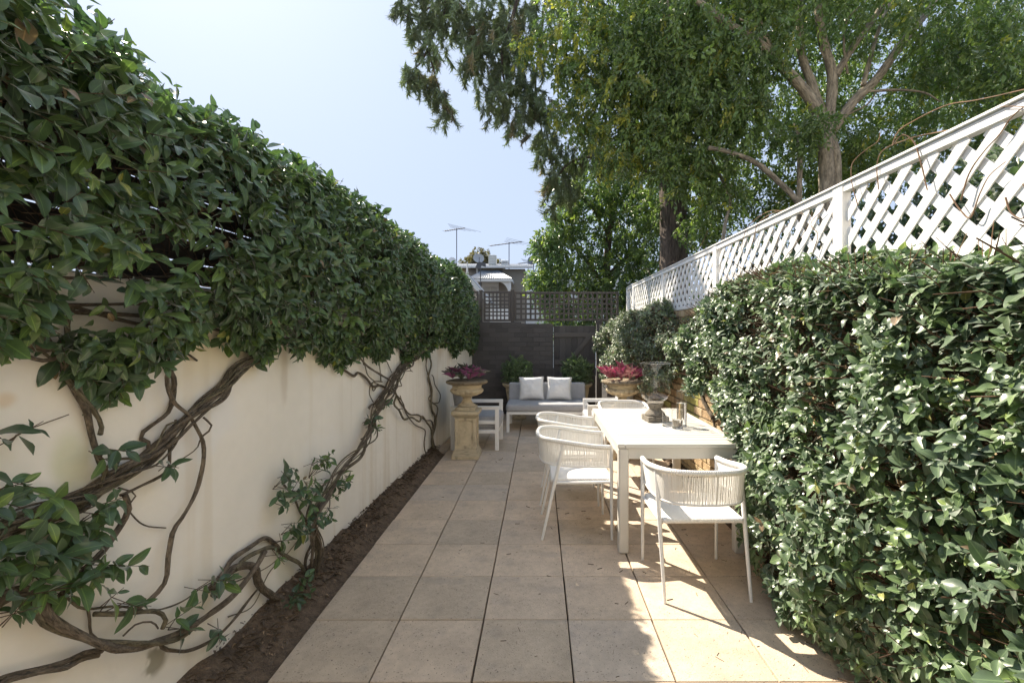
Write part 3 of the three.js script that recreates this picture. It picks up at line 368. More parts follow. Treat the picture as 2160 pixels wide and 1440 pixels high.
{
  const t = thing('lattice_fence', 'white diagonal lattice fence on top of the brick wall', 'fence'), ang = Math.atan(0.015);
  const y0 = 1.80, y1 = 2.352, f = 0.04, posts = [-0.95, 0.86, 2.675, 4.48, 6.29, 8.10, 8.62], X = (d) => brickX(d) + 0.03;
  posts.forEach((d) => { part('post', rbox(0.05, y1 - y0 + 0.004, 0.088, 0.004), whitePaint, t, [X(d), (y0 + y1) / 2, -d], [0, ang, 0]); });
  for (let k = 0; k < posts.length - 1; k++) {
    const a = posts[k] + 0.045, b = posts[k + 1] - 0.045, mid = (a + b) / 2, L = b - a;
    for (const [y, h, n] of [[y1 - f / 2, f, 'top_rail'], [y0 + f / 2, f, 'bottom_rail']]) part(n, rbox(0.042, h, L, 0.003), whitePaint, t, [X(mid), y, -mid], [0, ang, 0]);
    part('cap', rbox(0.062, 0.012, L + 0.088, 0.003), whitePaint, t, [X(mid) - 0.002, y1 + 0.0085, -mid], [0, ang, 0]);
    const lo = y0 + f, hi = y1 - f, H = hi - lo, pitch = 0.145, w = 0.046;
    for (const s of [1, -1]) for (let c = a - H + pitch * 0.35; c < b + H; c += pitch) {
      // the line: y rises as d falls (s = 1) or as d grows (s = -1)
      let d0 = c, e0 = lo, d1 = c - s * H, e1 = hi;
      const cut = (d, e, D, E) => { const q = clamp(d, a, b); if (q === d) return [d, e]; return [q, e + (E - e) * (q - d) / (D - d)]; };
      if ((d0 < a && d1 < a) || (d0 > b && d1 > b)) continue;
      const [p0, q0] = cut(d0, e0, d1, e1), [p1, q1] = cut(d1, e1, d0, e0), len = Math.hypot(p1 - p0, q1 - q0); if (len < 0.05) continue;
      const md = (p0 + p1) / 2, my = (q0 + q1) / 2;
      part('slat', box(0.0065, len, w), whitePaint, t, [X(md) - s * 0.0036, my, -md], [s * Math.PI / 4, ang, 0]);
    }
  }
}
// ---------------------------------------------------------------- leaves
const leafy = (o) => new THREE.MeshPhysicalMaterial({ map: leafMap, roughness: 0.92, clearcoat: 1, clearcoatRoughness: 0.31, transmission: 0.36, thickness: 0, side: THREE.DoubleSide, ...o });
const leafStuff = { climber: leafy({ color: 0xffffff, clearcoatRoughness: 0.22 }), hedge: leafy({ color: 0xffffff }), silver: leafy({ color: 0xffffff }) };
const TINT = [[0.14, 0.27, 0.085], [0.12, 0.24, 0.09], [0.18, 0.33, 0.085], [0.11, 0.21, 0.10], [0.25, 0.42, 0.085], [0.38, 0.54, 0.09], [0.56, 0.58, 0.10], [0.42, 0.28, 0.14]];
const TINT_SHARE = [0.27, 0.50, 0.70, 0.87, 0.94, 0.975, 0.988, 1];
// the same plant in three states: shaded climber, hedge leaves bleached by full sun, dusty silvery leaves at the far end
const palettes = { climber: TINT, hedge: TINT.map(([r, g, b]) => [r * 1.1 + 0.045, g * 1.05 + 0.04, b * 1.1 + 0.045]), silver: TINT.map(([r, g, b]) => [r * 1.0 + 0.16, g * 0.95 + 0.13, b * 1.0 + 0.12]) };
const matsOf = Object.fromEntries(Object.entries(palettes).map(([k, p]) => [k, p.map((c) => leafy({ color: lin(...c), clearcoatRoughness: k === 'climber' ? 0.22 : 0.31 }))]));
const pickTint = (rg) => { const u = rg(); return TINT_SHARE.findIndex((s) => u <= s); };
const twigMat = std([0.16, 0.11, 0.075], { map: barkMap, roughness: 0.95 });
const stemMats = [std([0.33, 0.275, 0.215], { map: rep(barkMap, 6, 3), bumpMap: rep(barkBump, 14, 9), bumpScale: 0.012, roughness: 0.95 }), std([0.26, 0.215, 0.165], { map: rep(barkMap, 5, 4), bumpMap: rep(barkBump, 12, 10), bumpScale: 0.012, roughness: 0.95 }), std([0.31, 0.275, 0.19], { map: rep(barkMap, 7, 3), bumpMap: rep(barkBump, 12, 8), bumpScale: 0.012, roughness: 0.95 })];
const TWIG = (() => { const g = new THREE.CylinderGeometry(0.6, 1, 1, 5, 1, true); g.translate(0, 0.5, 0); return g; })();
const twigAt = (a, b, r, c) => { const y = b.clone().sub(a), L = y.length(); y.normalize(); const x = V(0, 0, 0).crossVectors(y, Math.abs(y.y) < 0.9 ? V(0, 1, 0) : V(1, 0, 0)).normalize(), z = V(0, 0, 0).crossVectors(x, y); return { m: M4(a, x, y, z, r, L, r), c }; };

function sprig(p, n, rg, out, twigs, { len = 0.062, droop = 0.3, pairs = 3, outer = true, aspect = 0.46, step = 0.024, wild = 0.5 } = {}) {
  const axis = n.clone().multiplyScalar(0.8).addScaledVector(rv(rg), 0.6); axis.y -= droop * (rg() - 0.2); axis.normalize();
  const s1 = V(0, 0, 0).crossVectors(axis, rv(rg)).normalize(), s2 = V(0, 0, 0).crossVectors(axis, s1);
  const tone = pickTint(rg), np = pairs + (rg() < 0.4 ? 1 : 0), root = p.clone().addScaledVector(axis, -0.05);
  for (let i = 0; i < np; i++) {
    const b = p.clone().addScaledVector(axis, i * step), a = i * 1.57 + rg() * 0.7;
    for (const s of [1, -1]) {
      if (rg() < 0.08) continue;
      const side = s1.clone().multiplyScalar(Math.cos(a) * s).addScaledVector(s2, Math.sin(a) * s);
      const dir = axis.clone().multiplyScalar(0.35 + 0.5 * i / np).addScaledVector(side, 0.9).addScaledVector(rv(rg), 0.25); dir.y -= droop;
      const nrm = n.clone().multiplyScalar(0.75).addScaledVector(V(0, 1, 0), 0.65).addScaledVector(rv(rg), wild);
      const L = len * (0.58 + rg() * 0.8) * (i === np - 1 ? 0.65 : 1);
      out.push({ p: b, m: leafMatrix(b, dir, nrm, L, L * aspect * (0.85 + rg() * 0.35)), tone: rg() < 0.75 ? (tone > 4 && i < np - 1 ? 2 : tone) : pickTint(rg), L, outer, v: Math.floor(rg() * 3) });
    }
  }
  if (twigs) twigs.push(twigAt(root, p.clone().addScaledVector(axis, np * step), 0.0016, lin(1, 1, 1)));
}
function hang(parent, leaves, twigs, best, pal = 'climber') {   // the leaves that show largest one by one, the rest as one mass
  for (const l of leaves) { const q = seenAt(l.p); l.score = q && l.outer && q[0] > -20 && q[0] < 2180 && q[1] > -20 && q[1] < 1460 ? l.L / q[2] : 0; }
  leaves.sort((a, b) => b.score - a.score);
  const own = leaves.splice(0, Math.min(best, leaves.filter((l) => l.score > 0).length));
  for (const l of own) { const m = shade(new THREE.Mesh(LEAF[l.v], matsOf[pal][l.tone])); m.name = 'leaf'; l.m.decompose(m.position, m.quaternion, m.scale); parent.add(m); }
  for (let v = 0; v < 3; v++) { const list = leaves.filter((l) => l.v === v).map((l) => ({ m: l.m, c: lin(...palettes[pal][l.tone]) })); if (list.length) copies('foliage', LEAF[v], leafStuff[pal], list, parent); }
  if (twigs.length) copies('twigs', TWIG, twigMat, twigs, parent);
}

// climbing hedge draped over the cream wall
{
  const t = thing('climbing_hedge', 'dense dark green climbing hedge draped over the cream wall', 'hedge'), rg = rngOf(101), leaves = [], twigs = [];
  const prof = [[0.03, 1.44], [0.12, 1.50], [0.22, 1.62], [0.29, 1.80], [0.305, 2.0], [0.28, 2.21], [0.20, 2.35], [0.08, 2.435], [-0.08, 2.465], [-0.24, 2.42]];
  const N = prof.length - 1;
  for (let k = 0; k < 8600; k++) {
    const d = 0.2 + 8.75 * (k < 7000 ? rg() : Math.pow(rg(), 0.6)), u = rg() * N, i = Math.min(N - 1, Math.floor(u)), f = u - i;
    const end = smooth(8.7, 7.4, d), thin = lerp(0.3, 1, smooth(8.8, 6.0, d));
    let o = thin * lerp(prof[i][0], prof[i + 1][0], f), y = lerp(prof[i][1], prof[i + 1][1], f);
    const rag = fbm(d * 3.1, 4, 3, 0, 6) - 0.5, low = smooth(2.0, 1.45, y);
    y += low * (rag * 0.42 - 0.02 - 0.22 * smooth(7.6, 8.6, d));
    const nx = prof[i + 1][1] - prof[i][1], ny = prof[i][0] - prof[i + 1][0], nl = Math.hypot(nx, ny), n = V(nx / nl, ny / nl, (rg() - 0.5) * 0.5).normalize();
    const bulge = fbm(d * 2.4, y * 2.6, 4, 0, 8) - 0.5, deep = rg() < 0.42 ? 0.05 + rg() * 0.13 : rg() * 0.03;
    o += (bulge * 0.26 * thin - deep) * (1 - 0.6 * low); y += (u > 6 ? bulge * 0.2 - deep : 0) - 0.02 * smooth(2, 7, d);
    if (y > 1.72 && y < 2.0 && d < 2.6 && fbm(d * 4, y * 5, 3, 0, 18) < 0.56 && rg() < 0.15) continue;
    if (low > 0.55 && fbm(d * 5, y * 4, 3, 0, 28) < 0.44) continue;
    y = 1.4 + (y - 1.4) * lerp(0.68, 1, end);
    const p = V(wallX(d) + Math.max(o, 0.02 - (u > 6 ? 1 : 0)), y, -d);
    sprig(p, n, rg, leaves, rg() < 0.35 ? twigs : null, { len: 0.068, droop: 0.36, pairs: 3, outer: deep < 0.05, step: 0.026 });
  }
  for (let k = 0; k < 2600; k++) { // bare stalks inside, lying along the fence
    const d = 0.3 + 8.5 * rg(), y = 1.74 + rg() * 0.5, a = V(wallX(d) - 0.05 + rg() * 0.16, y, -d), b = a.clone().addScaledVector(rv(rg), 0.06 + rg() * 0.12); b.x = Math.max(b.x, wallX(d) + 0.01);
    twigs.push(twigAt(a, b, 0.0012 + rg() * 0.0018, lin(0.8, 0.75, 0.7)));
  }
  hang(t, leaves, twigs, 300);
  for (let k = 0; k < 6; k++) { const pts = []; for (let d = 0.3; d < 8.9; d += 0.35) pts.push(V(wallX(d) + 0.03 + 0.05 * rg(), 1.55 + 0.09 * k * (0.4 + 0.6 * vnoise(d * 0.9, k, 0, 3)) + 0.12 * (vnoise(d * 1.7, k, 0, 4) - 0.5), -d)); part('stem', tube(pts, 0.004 + 0.004 * rg(), { rad: 6, seg: 110, knob: 0.3, seed: k }), stemMats[1], t); }
}
function vine(label, stems, clusters, seed, o = {}) {
  const t = thing('climbing_vine', label, 'vine', [0, 0, 0], 0), rg = rngOf(seed), leaves = [], twigs = [];
  stems.forEach(([r0, r1, n, path], k) => {
    const off = r0 + 0.004 + (n > 1 ? r0 * 1.1 : 0) + (k % 4) * 0.011;
    const pts = path.map(([d, y], i) => V(wallX(d) + off + 0.008 * Math.sin(i * 2.3 + k), y + 0.004 * (rg() - 0.5), -d + 0.004 * (rg() - 0.5)));
    if (n === 1) part('stem', tube(pts, (q) => 0.74 * lerp(r0, r1, q), { rad: 9, knob: 0.34, seed: k + seed }), stemMats[(k + (o.mat ?? 0)) % 3], t);
    else twist(pts, n, Math.max(r0, r1) * (n > 2 ? 1.15 : 0.72), 1, k + seed).forEach((q, j) => part('stem', tube(q.map((v) => { v.x = Math.max(v.x, wallX(-v.z) + 0.008); return v; }), (s) => lerp(r0, r1, s) * (0.55 + 0.5 * hash(j, k, seed)) * (n > 2 ? 0.52 : 0.68), { rad: 8, knob: 0.3, seed: j * 7 + k }), stemMats[(j + k) % 3], t));
    if (n > 2) twist(pts, 4, Math.max(r0, r1) * 2.1, 1, k + seed + 50).forEach((q, j) => part('stem', tube(q.map((v) => { v.x = Math.max(v.x, wallX(-v.z) + 0.006); return v; }), 0.0032 + 0.0012 * j, { rad: 6, knob: 0.3, seed: j }), stemMats[j % 3], t));
  });
  for (const [d, y, r, n] of clusters) for (let k = 0; k < Math.ceil(n / (d < 1.36 ? 8 : 5)); k++) {
    const q = rv(rg).multiplyScalar(r * Math.sqrt(rg())), p = V(wallX(d) + 0.06 + Math.abs(q.x) * 0.6, y + q.y, -d + q.z), nn = V(0.8, 0.15, (rg() - 0.5) * 1.2).normalize();
    sprig(p, nn, rg, leaves, twigs, { len: o.len ?? 0.075, droop: 0.3, pairs: 2, outer: true, aspect: o.aspect ?? 0.46, step: 0.03 });
    twigs.push(twigAt(V(wallX(d) + 0.02, y - r * 0.3, -d), p, 0.0022, lin(1, 1, 1)));
  }
  hang(t, leaves, twigs, 300);
}
vine('thick twisted vine stems with a braided diagonal trunk on the cream wall', STEMS_A, LEAVES_A, 211);
vine('vine with upright trunk and leafy young shoot at the foot of the cream wall', STEMS_B, LEAVES_B, 223, { len: 0.07 });
vine('tangled bare vine stems crossing like an X on the cream wall beside the urn', STEMS_F, LEAVES_F, 239, { mat: 2, len: 0.075 });

// sunlit hedge in front of the brick wall: rows of [d, bottom, top, front]
function hedge(label, rows, d0, d1, n, seed, o = {}) {
  const t = thing('clipped_hedge', label, 'hedge'), rg = rngOf(seed), leaves = [], twigs = [];
  for (let k = 0; k < n; k++) {
    const d = lerp(d0, d1, o.near ? Math.pow(rg(), 1.15) : rg()), [b, h, fx] = table(rows, d), u = rg();
    const bulge = fbm(d * 2.3, u * 4.2, 4, 0, seed) - 0.5, deep = rg() < 0.45 ? 0.06 + rg() * 0.14 : rg() * 0.035;
    let x, y, n3d;
    if (u < 0.72) {                                    // front
      const v = u / 0.72, arch = Math.pow(Math.abs(v - 0.5) * 2, 2.4);
      y = lerp(b, h - 0.10, v); x = fx + 0.11 * arch - bulge * 0.46 + deep;
      n3d = V(-1, (v - 0.5) * 0.7 + 0.15, (rg() - 0.5) * 0.7).normalize();
    } else { const v = (u - 0.72) / 0.28; x = lerp(fx + 0.10, brickX(d) + 0.02, v); y = h - 0.10 * (1 - v) + bulge * 0.25 - deep * 0.8; n3d = V(-0.5 + v * 0.3, 1, (rg() - 0.5) * 0.6).normalize(); }
    if (fbm(d * 2.9 + 7, y * 3.3, 3, 0, seed + 2) < (o.gap ?? 0.3)) { if (deep < 0.08 && rg() < 0.85) continue; }
    x = Math.min(x, brickX(d) - 0.02);
    sprig(V(x, y, -d), n3d, rg, leaves, rg() < 0.5 ? twigs : null, { len: o.len ?? 0.055, droop: 0.12, pairs: 3, outer: deep < 0.05, aspect: 0.54, step: 0.019, wild: 0.3 });
  }
  for (let k = 0; k < n * 0.9; k++) {
    const d = lerp(d0, d1, rg()), [b, h, fx] = table(rows, d), y = lerp(b + 0.02, h - 0.06, rg()), a = V(lerp(fx + 0.12, brickX(d) - 0.01, rg()), y, -d);
    twigs.push(twigAt(a, a.clone().add(V(-0.05 - rg() * 0.1, rg() * 0.14 - 0.02, (rg() - 0.5) * 0.2)), 0.0013 + rg() * 0.0026, rg() < 0.3 ? lin(1.7, 1.5, 1.4) : lin(1, 0.9, 0.85)));
  }
  if (o.stalks) for (let k = 0; k < 150; k++) { const d = lerp(d0, d1, rg()), [, h, fx] = table(rows, d), a = V(lerp(fx + 0.08, brickX(d), rg()), h - 0.05, -d); twigs.push(twigAt(a, a.clone().add(V((rg() - 0.5) * 0.06, 0.04 + rg() * 0.06, (rg() - 0.5) * 0.06)), 0.0016, lin(2.0, 1.7, 1.4))); }
  hang(t, leaves, twigs, 300, o.pal ?? 'hedge');
  for (const path of o.stems ?? []) part('stem', tube(path.map(([x, y, d]) => V(x, y, -d)), (q) => lerp(0.022, 0.009, q), { rad: 8, knob: 0.3, seed }), stemMats[0], t);
}
const ROWS = [[0.2, 0.03, 1.80, 1.27], [1.6, 0.03, 1.82, 1.25], [2.3, 0.04, 1.86, 1.25], [2.9, 0.05, 1.93, 1.29], [3.15, 0.25, 1.97, 1.33], [3.45, 0.80, 2.0, 1.37], [4.0, 1.0, 1.92, 1.42], [4.6, 1.02, 1.80, 1.43], [4.95, 1.05, 1.66, 1.46], [5.2, 1.05, 1.60, 1.46], [5.35, 1.0, 1.62, 1.43], [5.7, 0.85, 1.86, 1.32], [6.4, 0.75, 1.90, 1.26], [7.4, 0.7, 1.84, 1.18], [8.2, 0.68, 1.74, 1.10], [8.7, 0.7, 1.6, 1.12]];
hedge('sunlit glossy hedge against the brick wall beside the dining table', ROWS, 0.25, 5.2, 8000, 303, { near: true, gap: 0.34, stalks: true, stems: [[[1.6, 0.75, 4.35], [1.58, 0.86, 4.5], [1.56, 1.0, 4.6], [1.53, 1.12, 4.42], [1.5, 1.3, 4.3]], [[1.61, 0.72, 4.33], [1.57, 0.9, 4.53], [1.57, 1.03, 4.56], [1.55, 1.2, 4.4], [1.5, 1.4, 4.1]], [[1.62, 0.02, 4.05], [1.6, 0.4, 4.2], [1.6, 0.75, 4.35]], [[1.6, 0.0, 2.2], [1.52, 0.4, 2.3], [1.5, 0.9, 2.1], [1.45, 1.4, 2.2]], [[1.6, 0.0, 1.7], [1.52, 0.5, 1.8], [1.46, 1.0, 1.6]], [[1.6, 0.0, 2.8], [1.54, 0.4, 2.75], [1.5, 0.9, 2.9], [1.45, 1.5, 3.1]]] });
hedge('grey green sunlit hedge beyond the right urn, below the white lattice', ROWS, 5.2, 8.7, 3000, 331, { gap: 0.25, len: 0.05, pal: 'silver', stems: [[[1.56, 0.0, 6.6], [1.52, 0.4, 6.5], [1.46, 0.9, 6.7]], [[1.55, 0.0, 7.6], [1.5, 0.5, 7.5], [1.4, 1.0, 7.6]]] });
{ // bare tendrils over the lattice
  const t = thing('dry_vine', 'bare brown tendrils curling over the white lattice fence', 'vine'), L = (d, y, o = -0.03) => V(brickX(d) + 0.03 + o, y, -d);
  const m = std([0.32, 0.2, 0.13], { roughness: 0.9, map: barkMap });
  const paths = [[[2.5, 2.20], [2.55, 2.36], [2.58, 2.46, 0], [2.5, 2.50, 0.02], [2.42, 2.51, 0.02], [2.38, 2.54, 0]], [[2.35, 2.24], [2.36, 2.37], [2.33, 2.42], [2.2, 2.43, 0.0], [2.05, 2.40, 0.02], [1.9, 2.36, 0.01], [1.75, 2.36], [1.62, 2.30]], [[2.06, 2.15], [2.10, 2.30], [2.14, 2.40], [2.18, 2.44, -0.05], [2.22, 2.40, -0.06], [2.21, 2.47, -0.04], [2.16, 2.50, 0], [2.02, 2.50, 0.02], [1.9, 2.46, 0.02], [1.78, 2.42, 0.0], [1.66, 2.38], [1.5, 2.33]], [[1.9, 2.06], [1.86, 2.16], [1.8, 2.22], [1.74, 2.26], [1.7, 2.30], [1.62, 2.32], [1.5, 2.24]], [[1.95, 2.1], [1.9, 2.02], [1.86, 1.98], [1.82, 2.06], [1.78, 2.12], [1.72, 2.15]], [[1.72, 2.02], [1.70, 1.96], [1.66, 1.93], [1.63, 1.99], [1.66, 2.05]], [[3.9, 2.20], [3.8, 2.36], [3.7, 2.42, 0.0], [3.5, 2.43, 0.01], [3.3, 2.38, 0]], [[3.7, 2.22], [3.6, 2.36], [3.45, 2.40, 0.0], [3.2, 2.36, 0.01], [3.0, 2.28]], [[5.6, 2.36], [5.9, 2.42, 0.0], [6.3, 2.44, 0.02], [6.7, 2.55, 0]], [[4.9, 2.38], [4.86, 2.46, 0], [4.75, 2.52, 0], [4.7, 2.56, 0]], [[3.3, 1.95], [3.2, 2.05], [3.1, 2.1], [2.95, 2.2], [2.9, 2.28]], [[3.5, 2.0], [3.35, 2.1], [3.3, 2.2], [3.15, 2.27]], [[2.9, 2.02], [2.85, 2.12], [2.92, 2.2], [2.8, 2.26]], [[6.9, 2.34], [7.2, 2.5, 0.02], [7.8, 2.58, 0.03]], [[1.55, 1.9], [1.52, 2.05], [1.58, 2.15], [1.5, 2.25]]];
  paths.forEach((p, k) => part('tendril', tube(p.map(([d, y, o]) => L(d, y, o)), (q) => lerp(0.003, 0.0016, q), { rad: 6, knob: 0.25, seed: k, seg: 50 }), m, t));
}

// ---------------------------------------------------------------- trees
function sprayGeo(n, len, leaf, aspect, seed, spread = 0.8) {  // a short twig with its leaves
  const rg = rngOf(seed), list = [];
  for (let i = 0; i < n; i++) {
    const y = -len * (i + 0.5) / n, a = i * 2.4 + rg(), L = leaf * (0.75 + rg() * 0.5), dir = V(Math.cos(a) * spread, -0.55 - rg() * 0.5, Math.sin(a) * spread);
    list.push(SMALL_LEAF.clone().applyMatrix4(leafMatrix(V(0.03 * Math.sin(y * 9), y, 0.02 * Math.cos(y * 8)), dir, V(Math.cos(a) * 0.6, 1, Math.sin(a) * 0.6).addScaledVector(rv(rg), 0.4), L, L * aspect)));
  }
  list.push(at(new THREE.CylinderGeometry(0.002, 0.003, len, 4), 0, -len / 2, 0));
  return merge(list);
}
function needleGeo(n, seed) {
  const rg = rngOf(seed), list = [], q = leafGeo(2, 0.35, 0.2, (t) => 1 - 0.6 * t);
  for (let i = 0; i < n; i++) { const y = -0.3 * rg(), a = rg() * 6.28, L = 0.07 + rg() * 0.10, dir = V(Math.cos(a) * 0.75, -0.75 - rg() * 0.5, Math.sin(a) * 0.75); list.push(q.clone().applyMatrix4(leafMatrix(V(0.05 * y * Math.sin(a * 3), y, 0), dir, rv(rg), L, 0.0021))); }
  list.push(at(new THREE.CylinderGeometry(0.004, 0.006, 0.34, 4), 0, -0.15, 0));
  return merge(list);
}
function crown(parent, blobs, geos, mat, tint, rg, { tilt = 0.6, shell = 0.5, scale = 1 } = {}) {
  const lists = geos.map(() => []), q = new THREE.Quaternion(), e = new THREE.Euler();
  blobs.forEach(([x, y, d, r, n], which) => { for (let k = 0; k < n; k++) {
    const v = rv(rg).multiplyScalar(r * Math.pow(rg(), shell)), s = scale * (0.75 + rg() * 0.55);
    const p = V(x + v.x, y + v.y, -d + v.z * 1.1); q.setFromEuler(e.set((rg() - 0.5) * 2 * tilt + v.z / r * 0.5, rg() * 6.28, (rg() - 0.5) * 2 * tilt + v.x / r * 0.5));
    lists[Math.floor(rg() * geos.length)].push({ m: new THREE.Matrix4().compose(p, q, V(s, s, s)), c: lin(...tint(rg, which)) });
  } });
  lists.forEach((l, i) => copies('foliage', geos[i], mat, l, parent));
}
const crownMat = new THREE.MeshPhysicalMaterial({ color: 0xffffff, roughness: 0.92, clearcoat: 0.9, clearcoatRoughness: 0.3, transmission: 0.5, thickness: 0, side: THREE.DoubleSide });
const needleMat = new THREE.MeshPhysicalMaterial({ color: 0xffffff, roughness: 0.95, transmission: 0.5, thickness: 0, side: THREE.DoubleSide });
const limb = (parent, list, mat, names, rad = 10) => list.forEach(([r0, r1, path], k) => part(names(k), tube(path.map(([x, y, d]) => V(x, y, -d)), (t) => lerp(r0, r1, t), { rad, knob: 0.12, seed: k * 3 + 1, seg: Math.max(12, path.length * 6) }), mat, parent));
const greyBark = std([0.23, 0.185, 0.16], { map: rep(barkMap, 2.5, 0.6), bumpMap: rep(barkBump, 3, 0.8), bumpScale: 0.03, roughness: 0.95 });
const paleBark = std([0.50, 0.44, 0.35], { map: rep(barkMap, 2, 1), bumpMap: rep(barkBump, 3, 1.5), bumpScale: 0.008, roughness: 0.9 });
{
  const t = thing('she_oak_tree', 'tall tree with thick grey furrowed trunk and drooping needle foliage', 'tree');
  limb(t, OAK_LIMBS, greyBark, (k) => (k ? 'limb' : 'trunk'), 14);
  crown(t, OAK_BLOBS.map(([x, y, d, r, n]) => [x, y, d, r, Math.ceil(n * 0.5)]), [needleGeo(95, 1), needleGeo(85, 2)], needleMat, (rg) => { const k = 0.7 + rg() * 0.7; return rg() < 0.08 ? [0.42 * k, 0.36 * k, 0.18 * k] : [0.30 * k, 0.38 * k, 0.18 * k]; }, rngOf(401), { tilt: 0.75, shell: 0.6, scale: 1.0 });
}
{
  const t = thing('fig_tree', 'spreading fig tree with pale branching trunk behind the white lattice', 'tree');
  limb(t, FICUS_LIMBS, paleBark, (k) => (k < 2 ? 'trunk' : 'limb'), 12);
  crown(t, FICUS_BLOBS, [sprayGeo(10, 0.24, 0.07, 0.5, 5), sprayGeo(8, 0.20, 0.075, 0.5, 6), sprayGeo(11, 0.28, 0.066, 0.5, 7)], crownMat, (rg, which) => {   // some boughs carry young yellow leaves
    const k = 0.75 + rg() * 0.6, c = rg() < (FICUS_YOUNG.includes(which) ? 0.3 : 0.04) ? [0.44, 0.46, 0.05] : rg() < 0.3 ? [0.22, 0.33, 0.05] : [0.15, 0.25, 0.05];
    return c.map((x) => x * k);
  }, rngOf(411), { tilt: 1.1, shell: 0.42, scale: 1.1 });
}
{
  const t = thing('camphor_tree', 'bushy glossy green tree standing behind the charcoal gate and trellis', 'tree');
  limb(t, CAMPHOR_LIMBS, greyBark, (k) => (k ? 'limb' : 'trunk'), 9);
  crown(t, CAMPHOR_BLOBS, [sprayGeo(10, 0.22, 0.085, 0.45, 15, 1), sprayGeo(8, 0.18, 0.09, 0.45, 16, 1)], crownMat, (rg) => { const k = 0.7 + rg() * 0.6, y = rg() < 0.3 ? 1 : 0; return [(y ? 0.28 : 0.12) * k, (y ? 0.40 : 0.22) * k, 0.06 * k]; }, rngOf(421), { tilt: 1.2, shell: 0.42, scale: 1.15 });
}
{
  const t = thing('distant_tree', 'round olive green tree rising behind the roof of the grey house', 'tree');
  limb(t, [[0.3, 0.2, [[-4.0, -0.1, 34], [-4.1, 4, 34], [-4.2, 6, 34]]]], greyBark, () => 'trunk', 8);
  crown(t, [[-4.9, 6.3, 34, 0.9, 260], [-4.2, 6.8, 34, 1.0, 300], [-3.4, 6.4, 34, 0.8, 220], [-2.8, 6.1, 34, 0.5, 110], [-5.6, 5.9, 34, 0.6, 130], [-4.2, 5.8, 34, 1.2, 220]], [sprayGeo(14, 0.4, 0.13, 0.5, 25, 1.2)], crownMat, (rg) => { const k = 0.7 + rg() * 0.6; return [0.15 * k, 0.14 * k, 0.04 * k]; }, rngOf(431), { tilt: 1, shell: 0.4, scale: 1 });
}
{
  const t = thing('garden_shrub', 'dark leafy shrubs filling the garden behind the white lattice', 'shrub'), blobs = [], rg = rngOf(441);
  for (let a = 0.2; a < 1.3; a += 0.085) { const X = 3.3 + rg() * 0.9, d = Math.min(X / a, 12), x = d * a; for (const s of [-0.02, 0.12, 0.25]) blobs.push([x, 1.527 + s * x + rg() * 0.15, d, 0.6, 80]); }
  crown(t, blobs, [sprayGeo(10, 0.24, 0.075, 0.5, 35, 1)], crownMat, (rg) => { const k = 0.6 + rg() * 0.7; return [0.07 * k, 0.13 * k, 0.04 * k]; }, rngOf(443), { tilt: 1, shell: 0.45, scale: 1.1 });
  for (let k = 0; k < 9; k++) { const a = 0.28 + k * 0.11, X = 3.6, d = Math.min(X / a, 12), x = d * a; part('stem', tube([V(x, -0.08, -d), V(x + 0.1, 1.0, -d), V(x - 0.1, 2.2, -d - 0.1)], 0.03, { rad: 7, seg: 14, knob: 0.2, seed: k }), paleBark, t); }
}

// ---------------------------------------------------------------- urns on pedestals
const stoneMap = texture(512, 512, (u, v) => { const n = fbm(u * 7, v * 7, 5, 7, 61), s = fbm(u * 26, v * 26, 4, 26, 63), dk = smooth(0.56, 0.74, fbm(u * 5, v * 5, 5, 5, 67)); const k = 0.72 + 0.35 * n + 0.2 * (s - 0.5); return [lerp(k, k * 0.5, dk * 0.8), lerp(k * 0.98, k * 0.5, dk * 0.8), lerp(k * 0.92, k * 0.5, dk * 0.8)]; });
const buff = std([0.60, 0.52, 0.385], { map: rep(stoneMap, 2, 2), bumpMap: rep(coarse, 4, 4), bumpScale: 0.006, roughness: 0.92 });
const mossy = std([0.34, 0.28, 0.2], { map: rep(stoneMap, 6, 3), bumpMap: rep(coarse, 12, 5), bumpScale: 0.012, roughness: 0.95 });
const frustum = (w0, w1, h) => { const g = new THREE.CylinderGeometry(w1 / Math.SQRT2, w0 / Math.SQRT2, h, 4, 1).rotateY(Math.PI / 4).toNonIndexed(); g.computeVertexNormals(); return g; };
function lathe(profile, seg, mod) {
  const g = new THREE.LatheGeometry(profile.map(([r, y]) => new THREE.Vector2(r, y)), seg);
  if (mod) { const p = g.attributes.position; for (let i = 0; i < p.count; i++) { const x = p.getX(i), y = p.getY(i), z = p.getZ(i), k = mod(Math.atan2(z, x), y); p.setXYZ(i, x * k, y, z * k); } g.computeVertexNormals(); }
  return g;
}
